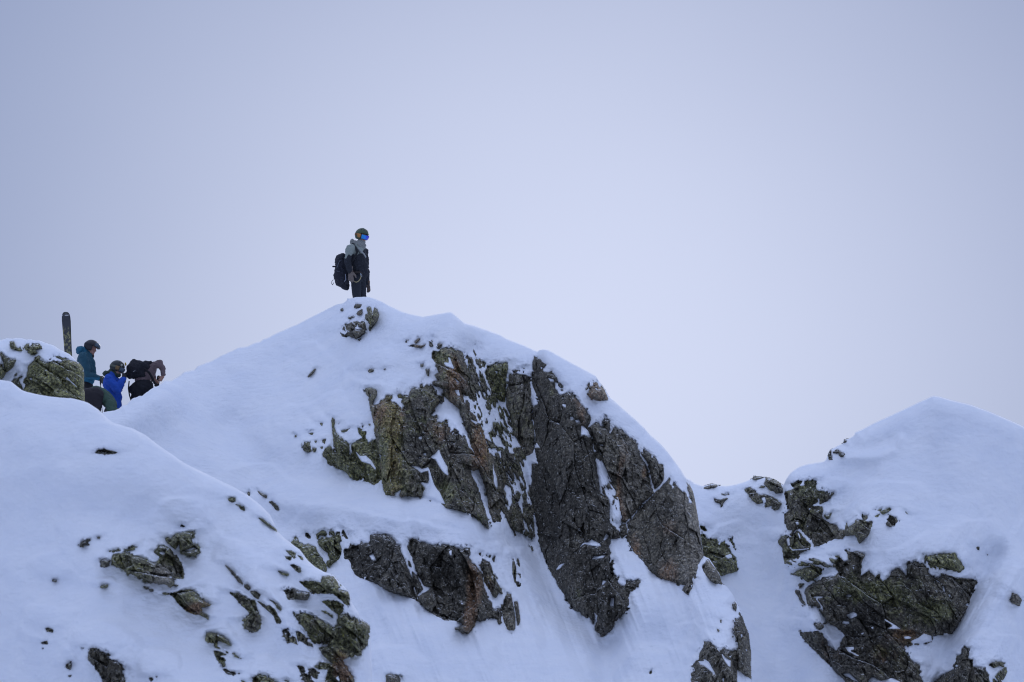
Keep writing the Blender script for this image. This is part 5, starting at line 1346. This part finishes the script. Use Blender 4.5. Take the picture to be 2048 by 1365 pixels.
kt('trousers', [ball(q(1045, 1000, -.02), (.215, .21, .165), axes((.95, 0, .25))), capsule(q(960, 1020, -.1), .11, q(1100, 980, -.05), .13), capsule(q(1000, 1020, -.1), .12, q(960, 1250, -.05), .085), capsule(q(960, 1250, -.05), .08, q(930, FYm - 20, -.05), .08),
     capsule(q(1090, 1010, .1), .13, q(1110, 1250, .1), .085), capsule(q(1110, 1250, .1), .08, q(1080, FYm - 20, .1), .08)], CLOTH, (.008, .009, .014), vox=.012, smooth=3, fold=.012, fs=8)
for s in (-.1, .1):
    ft = q(930 + 750 * (s + .1), FYm - 10, s * .7)
    kt('boot', [capsule(ft + np.array([-.07, 0, .0]), .06, ft + np.array([.15, 0, .0]), .05), capsule(ft, .068, ft + np.array([-.02, 0, .22]), .07)], SHELL, (.03, .03, .03), vox=.011)
helmet(mau, org, hd, HF, (.5, 0, .9), (.05, .05, .055), goggles=None)
glove(mau, org, q(1286, 868, -.02), q(1262, 905, -.03), (-.8, -.3, .3), .15, (.45, .25, .18), SKIN, name='hand', out=(0, -1, 0), curl=.5)
glove(mau, org, q(1230, 905, .25), q(1215, 970, .2), (-.8, -.3, 0), .19, (.02, .02, .022), out=(0, -1, 0), curl=.3)
bk = shape('backpack', [ball(q(960, 790, -.02), (.155, .17, .155), axes((.9, 0, -.1))), capsule(q(960, 730, -.0), .09, q(1080, 760, 0), .10), capsule(q(920, 850, -.02), .10, q(1040, 840, -.04), .09), capsule(q(1090, 715, .02), .045, q(1140, 715, .02), .04),
     capsule(q(915, 760, -.1), .06, q(920, 860, -.1), .06)], CLOTH, (.012, .013, .019), None, org, vox=.011, smooth=2, fold=.02, fs=12)
bk.location = org
tag(bk, 'dark backpack on the person bending forward at the right of the group', 'backpack')
shape('shoulder_strap', tube([q(1080, 790, -.14), q(1130, 830, -.15), q(1165, 890, -.15), q(1190, 950, -.12)], .024), CLOTH, (.008, .008, .010), bk, org, vox=.008, smooth=1)
shape('buckle', [capsule(q(858, 722, -.08), .016, q(862, 742, -.08), .016)], SHELL, (.55, .36, .03), bk, org, vox=.005, smooth=0)
shape('tag', tube([q(945, 820, -.19), q(968, 805, -.19)], .005), CLOTH, (.4, .4, .42), bk, org, vox=.003, smooth=0)
shape('hanging_strap', tube([q(900, 930, -.13), q(892, 1010, -.13), q(905, 1090, -.13), q(925, 1150, -.13)], .014), CLOTH, (.012, .012, .015), bk, org, vox=.006, smooth=1)

# the ski standing behind the lichen boulder
Dk = Dg - 2.2
f = Frame(100, 600, 5.688, Dk); q = f.q


def make_ski(dx, y, label, dark):
    prof = [(1205, 30), (1190, 40), (1100, 42), (1000, 39), (700, 39), (560, 39), (400, 42), (300, 45), (245, 46.5), (200, 45), (170, 40), (150, 30), (142, 20), (138, 8)]
    a = []; b = []
    org = q(240 + dx, 1205, y)
    vs = []; fs = []
    for s, (Y, hw) in enumerate(prof):
        cx = 182 + (Y - 200) * .0595 + dx
        tip = max(0, (260 - Y)) / 120.0
        yy = y + .05 * tip * tip
        for (X, d) in ((cx - hw, 0), (cx + hw, 0), (cx + hw, .012), (cx - hw, .012)):
            vs.append(tuple(q(X, Y, yy + d) - org))
    for s in range(len(prof) - 1):
        for j in range(4):
            fs.append((4 * s + j, 4 * s + (j + 1) % 4, 4 * s + 4 + (j + 1) % 4, 4 * s + 4 + j))
    fs.append((0, 1, 2, 3)[::-1]); k = 4 * (len(prof) - 1); fs.append((k, k + 1, k + 2, k + 3))
    me = bpy.data.meshes.new('ski'); me.from_pydata(vs, [], fs); me.update()
    bm = bmesh.new(); bm.from_mesh(me); bmesh.ops.recalc_face_normals(bm, faces=bm.faces); bm.to_mesh(me); bm.free()
    o = link('ski', me, None, SKIMAT if not dark else SHELL)
    set_tint(me, (.02, .02, .022)); o.location = org
    tag(o, label, 'ski', 'pair of skis standing upright behind the lichen boulder')
    return o, org


SKIMAT, t, b = new_mat('ski_topsheet')
tcn = t.nodes.new('ShaderNodeTexCoord'); ob = tcn.outputs['Object']
sp = t.nodes.new('ShaderNodeSeparateXYZ'); t.links.new(ob, sp.inputs[0])
zt = (1205 - 138) / 577.0
low = mth(t, 'MULTIPLY', mth(t, 'SUBTRACT', zt - .38, sp.outputs['Z']), 8, True)
tipm = mth(t, 'GREATER_THAN', sp.outputs['Z'], zt - .165)
mpx = t.nodes.new('ShaderNodeMapping'); mpx.inputs['Scale'].default_value = (1.6, 1, 1); t.links.new(ob, mpx.inputs[0])
blot = cr(t, nz(t, mpx.outputs[0], 15, 3, .6), [(.44, (.030, .032, .036)), (.50, (.16, .155, .075)), (.60, (.34, .31, .15))], 'CONSTANT')
c1 = mixc(t, low, (.030, .032, .038), blot)
camo = cr(t, nz(t, ob, 26, 3, .7), [(.0, (.022, .024, .022)), (.46, (.06, .066, .06)), (.60, (.15, .16, .16))], 'CONSTANT')
c2 = mixc(t, tipm, c1, camo)
ln = mth(t, 'MULTIPLY', mth(t, 'GREATER_THAN', sp.outputs['Z'], zt - .195), mth(t, 'LESS_THAN', sp.outputs['Z'], zt - .178))
c3 = mixc(t, mth(t, 'MULTIPLY', ln, mth(t, 'GREATER_THAN', nz(t, ob, 40, 2), .47)), c2, (.5, .5, .5))
t.links.new(c3, b.inputs['Base Color']); b.inputs['Roughness'].default_value = .45
o, _o = make_ski(-3, 0, 'front ski of an upright pair, dark with yellow green blotches and a speckled tip', False)
o, _o = make_ski(5, .03, 'rear ski of the upright pair, a thin dark edge showing right of the blotched one', True)

# the snow the group stands on, hidden in the dip
gpts = [(100 + 405 / 5.688, 675 + 1.86 * 101, Dg + 1.0), (228.3, 722 + 1.72 * 101, Dg - .1), (100 + 475 / 5.688, 765 + 101, Dg - .9), (100 + 1050 / 5.688, 762 + .93 * 101, Dg + .1)]
feet = [o.location.copy() for o in COL.objects if o.name.startswith('person') and o.parent is None and o.get('group') == GROUP]
sk = P(np.array(139.), np.array(826.), np.array(Dk)); feet.append((sk[0], sk[1], sk[2] + .24 * max(0, feet[0][1] - 2.2 - sk[1])))
xs = np.linspace(-13.5, -5.5, 60); ys = np.linspace(-9, 7, 90) + feet[0][1]
XX, YY = np.meshgrid(xs, ys)
num = np.zeros(XX.shape); den = np.zeros(XX.shape)
for p in feet:
    w = 1.0 / ((XX - p[0]) ** 2 + (YY - p[1]) ** 2 + .03) ** 1.6
    num += w * p[2]; den += w
ZZ = num / den + .01 - .30 * np.exp(-((XX - feet[-1][0] - 1.1) ** 2) / .4)
edge = np.maximum(0, feet[0][1] - 2.2 - YY)
ZZ -= .24 * edge + .35 * np.maximum(0, YY - feet[0][1] - 1.5) + .5 * np.maximum(0, -11.0 - XX)
ZZ += .02 * fbm(XX * 1.3, YY * 1.3, 4, 3)
i = np.arange(XX.size).reshape(XX.shape)
cy = np.interp(XX, C_c[:, 0], C_c[:, 1]); cx0 = C_c[:, 0].min()
okv = (XX < np.interp(205, C_us, C_c[:, 0])) | (YY > cy + .1)
cz = np.interp(XX, C_c[:, 0], C_c[:, 2])
ZZ = np.where(XX > np.interp(205, C_us, C_c[:, 0]), np.minimum(ZZ, cz - .02 + (YY - cy) * .02), ZZ)
qd = np.stack([i[:-1, :-1], i[:-1, 1:], i[1:, 1:], i[1:, :-1]], -1)
qd = qd[okv[:-1, :-1] & okv[:-1, 1:] & okv[1:, 1:] & okv[1:, :-1]]
me, _ = np_mesh('snow_saddle', np.stack([XX, YY, ZZ], -1), qd, smooth=True)
tag(link('snow_saddle', me, None, SNOW), kind='structure')
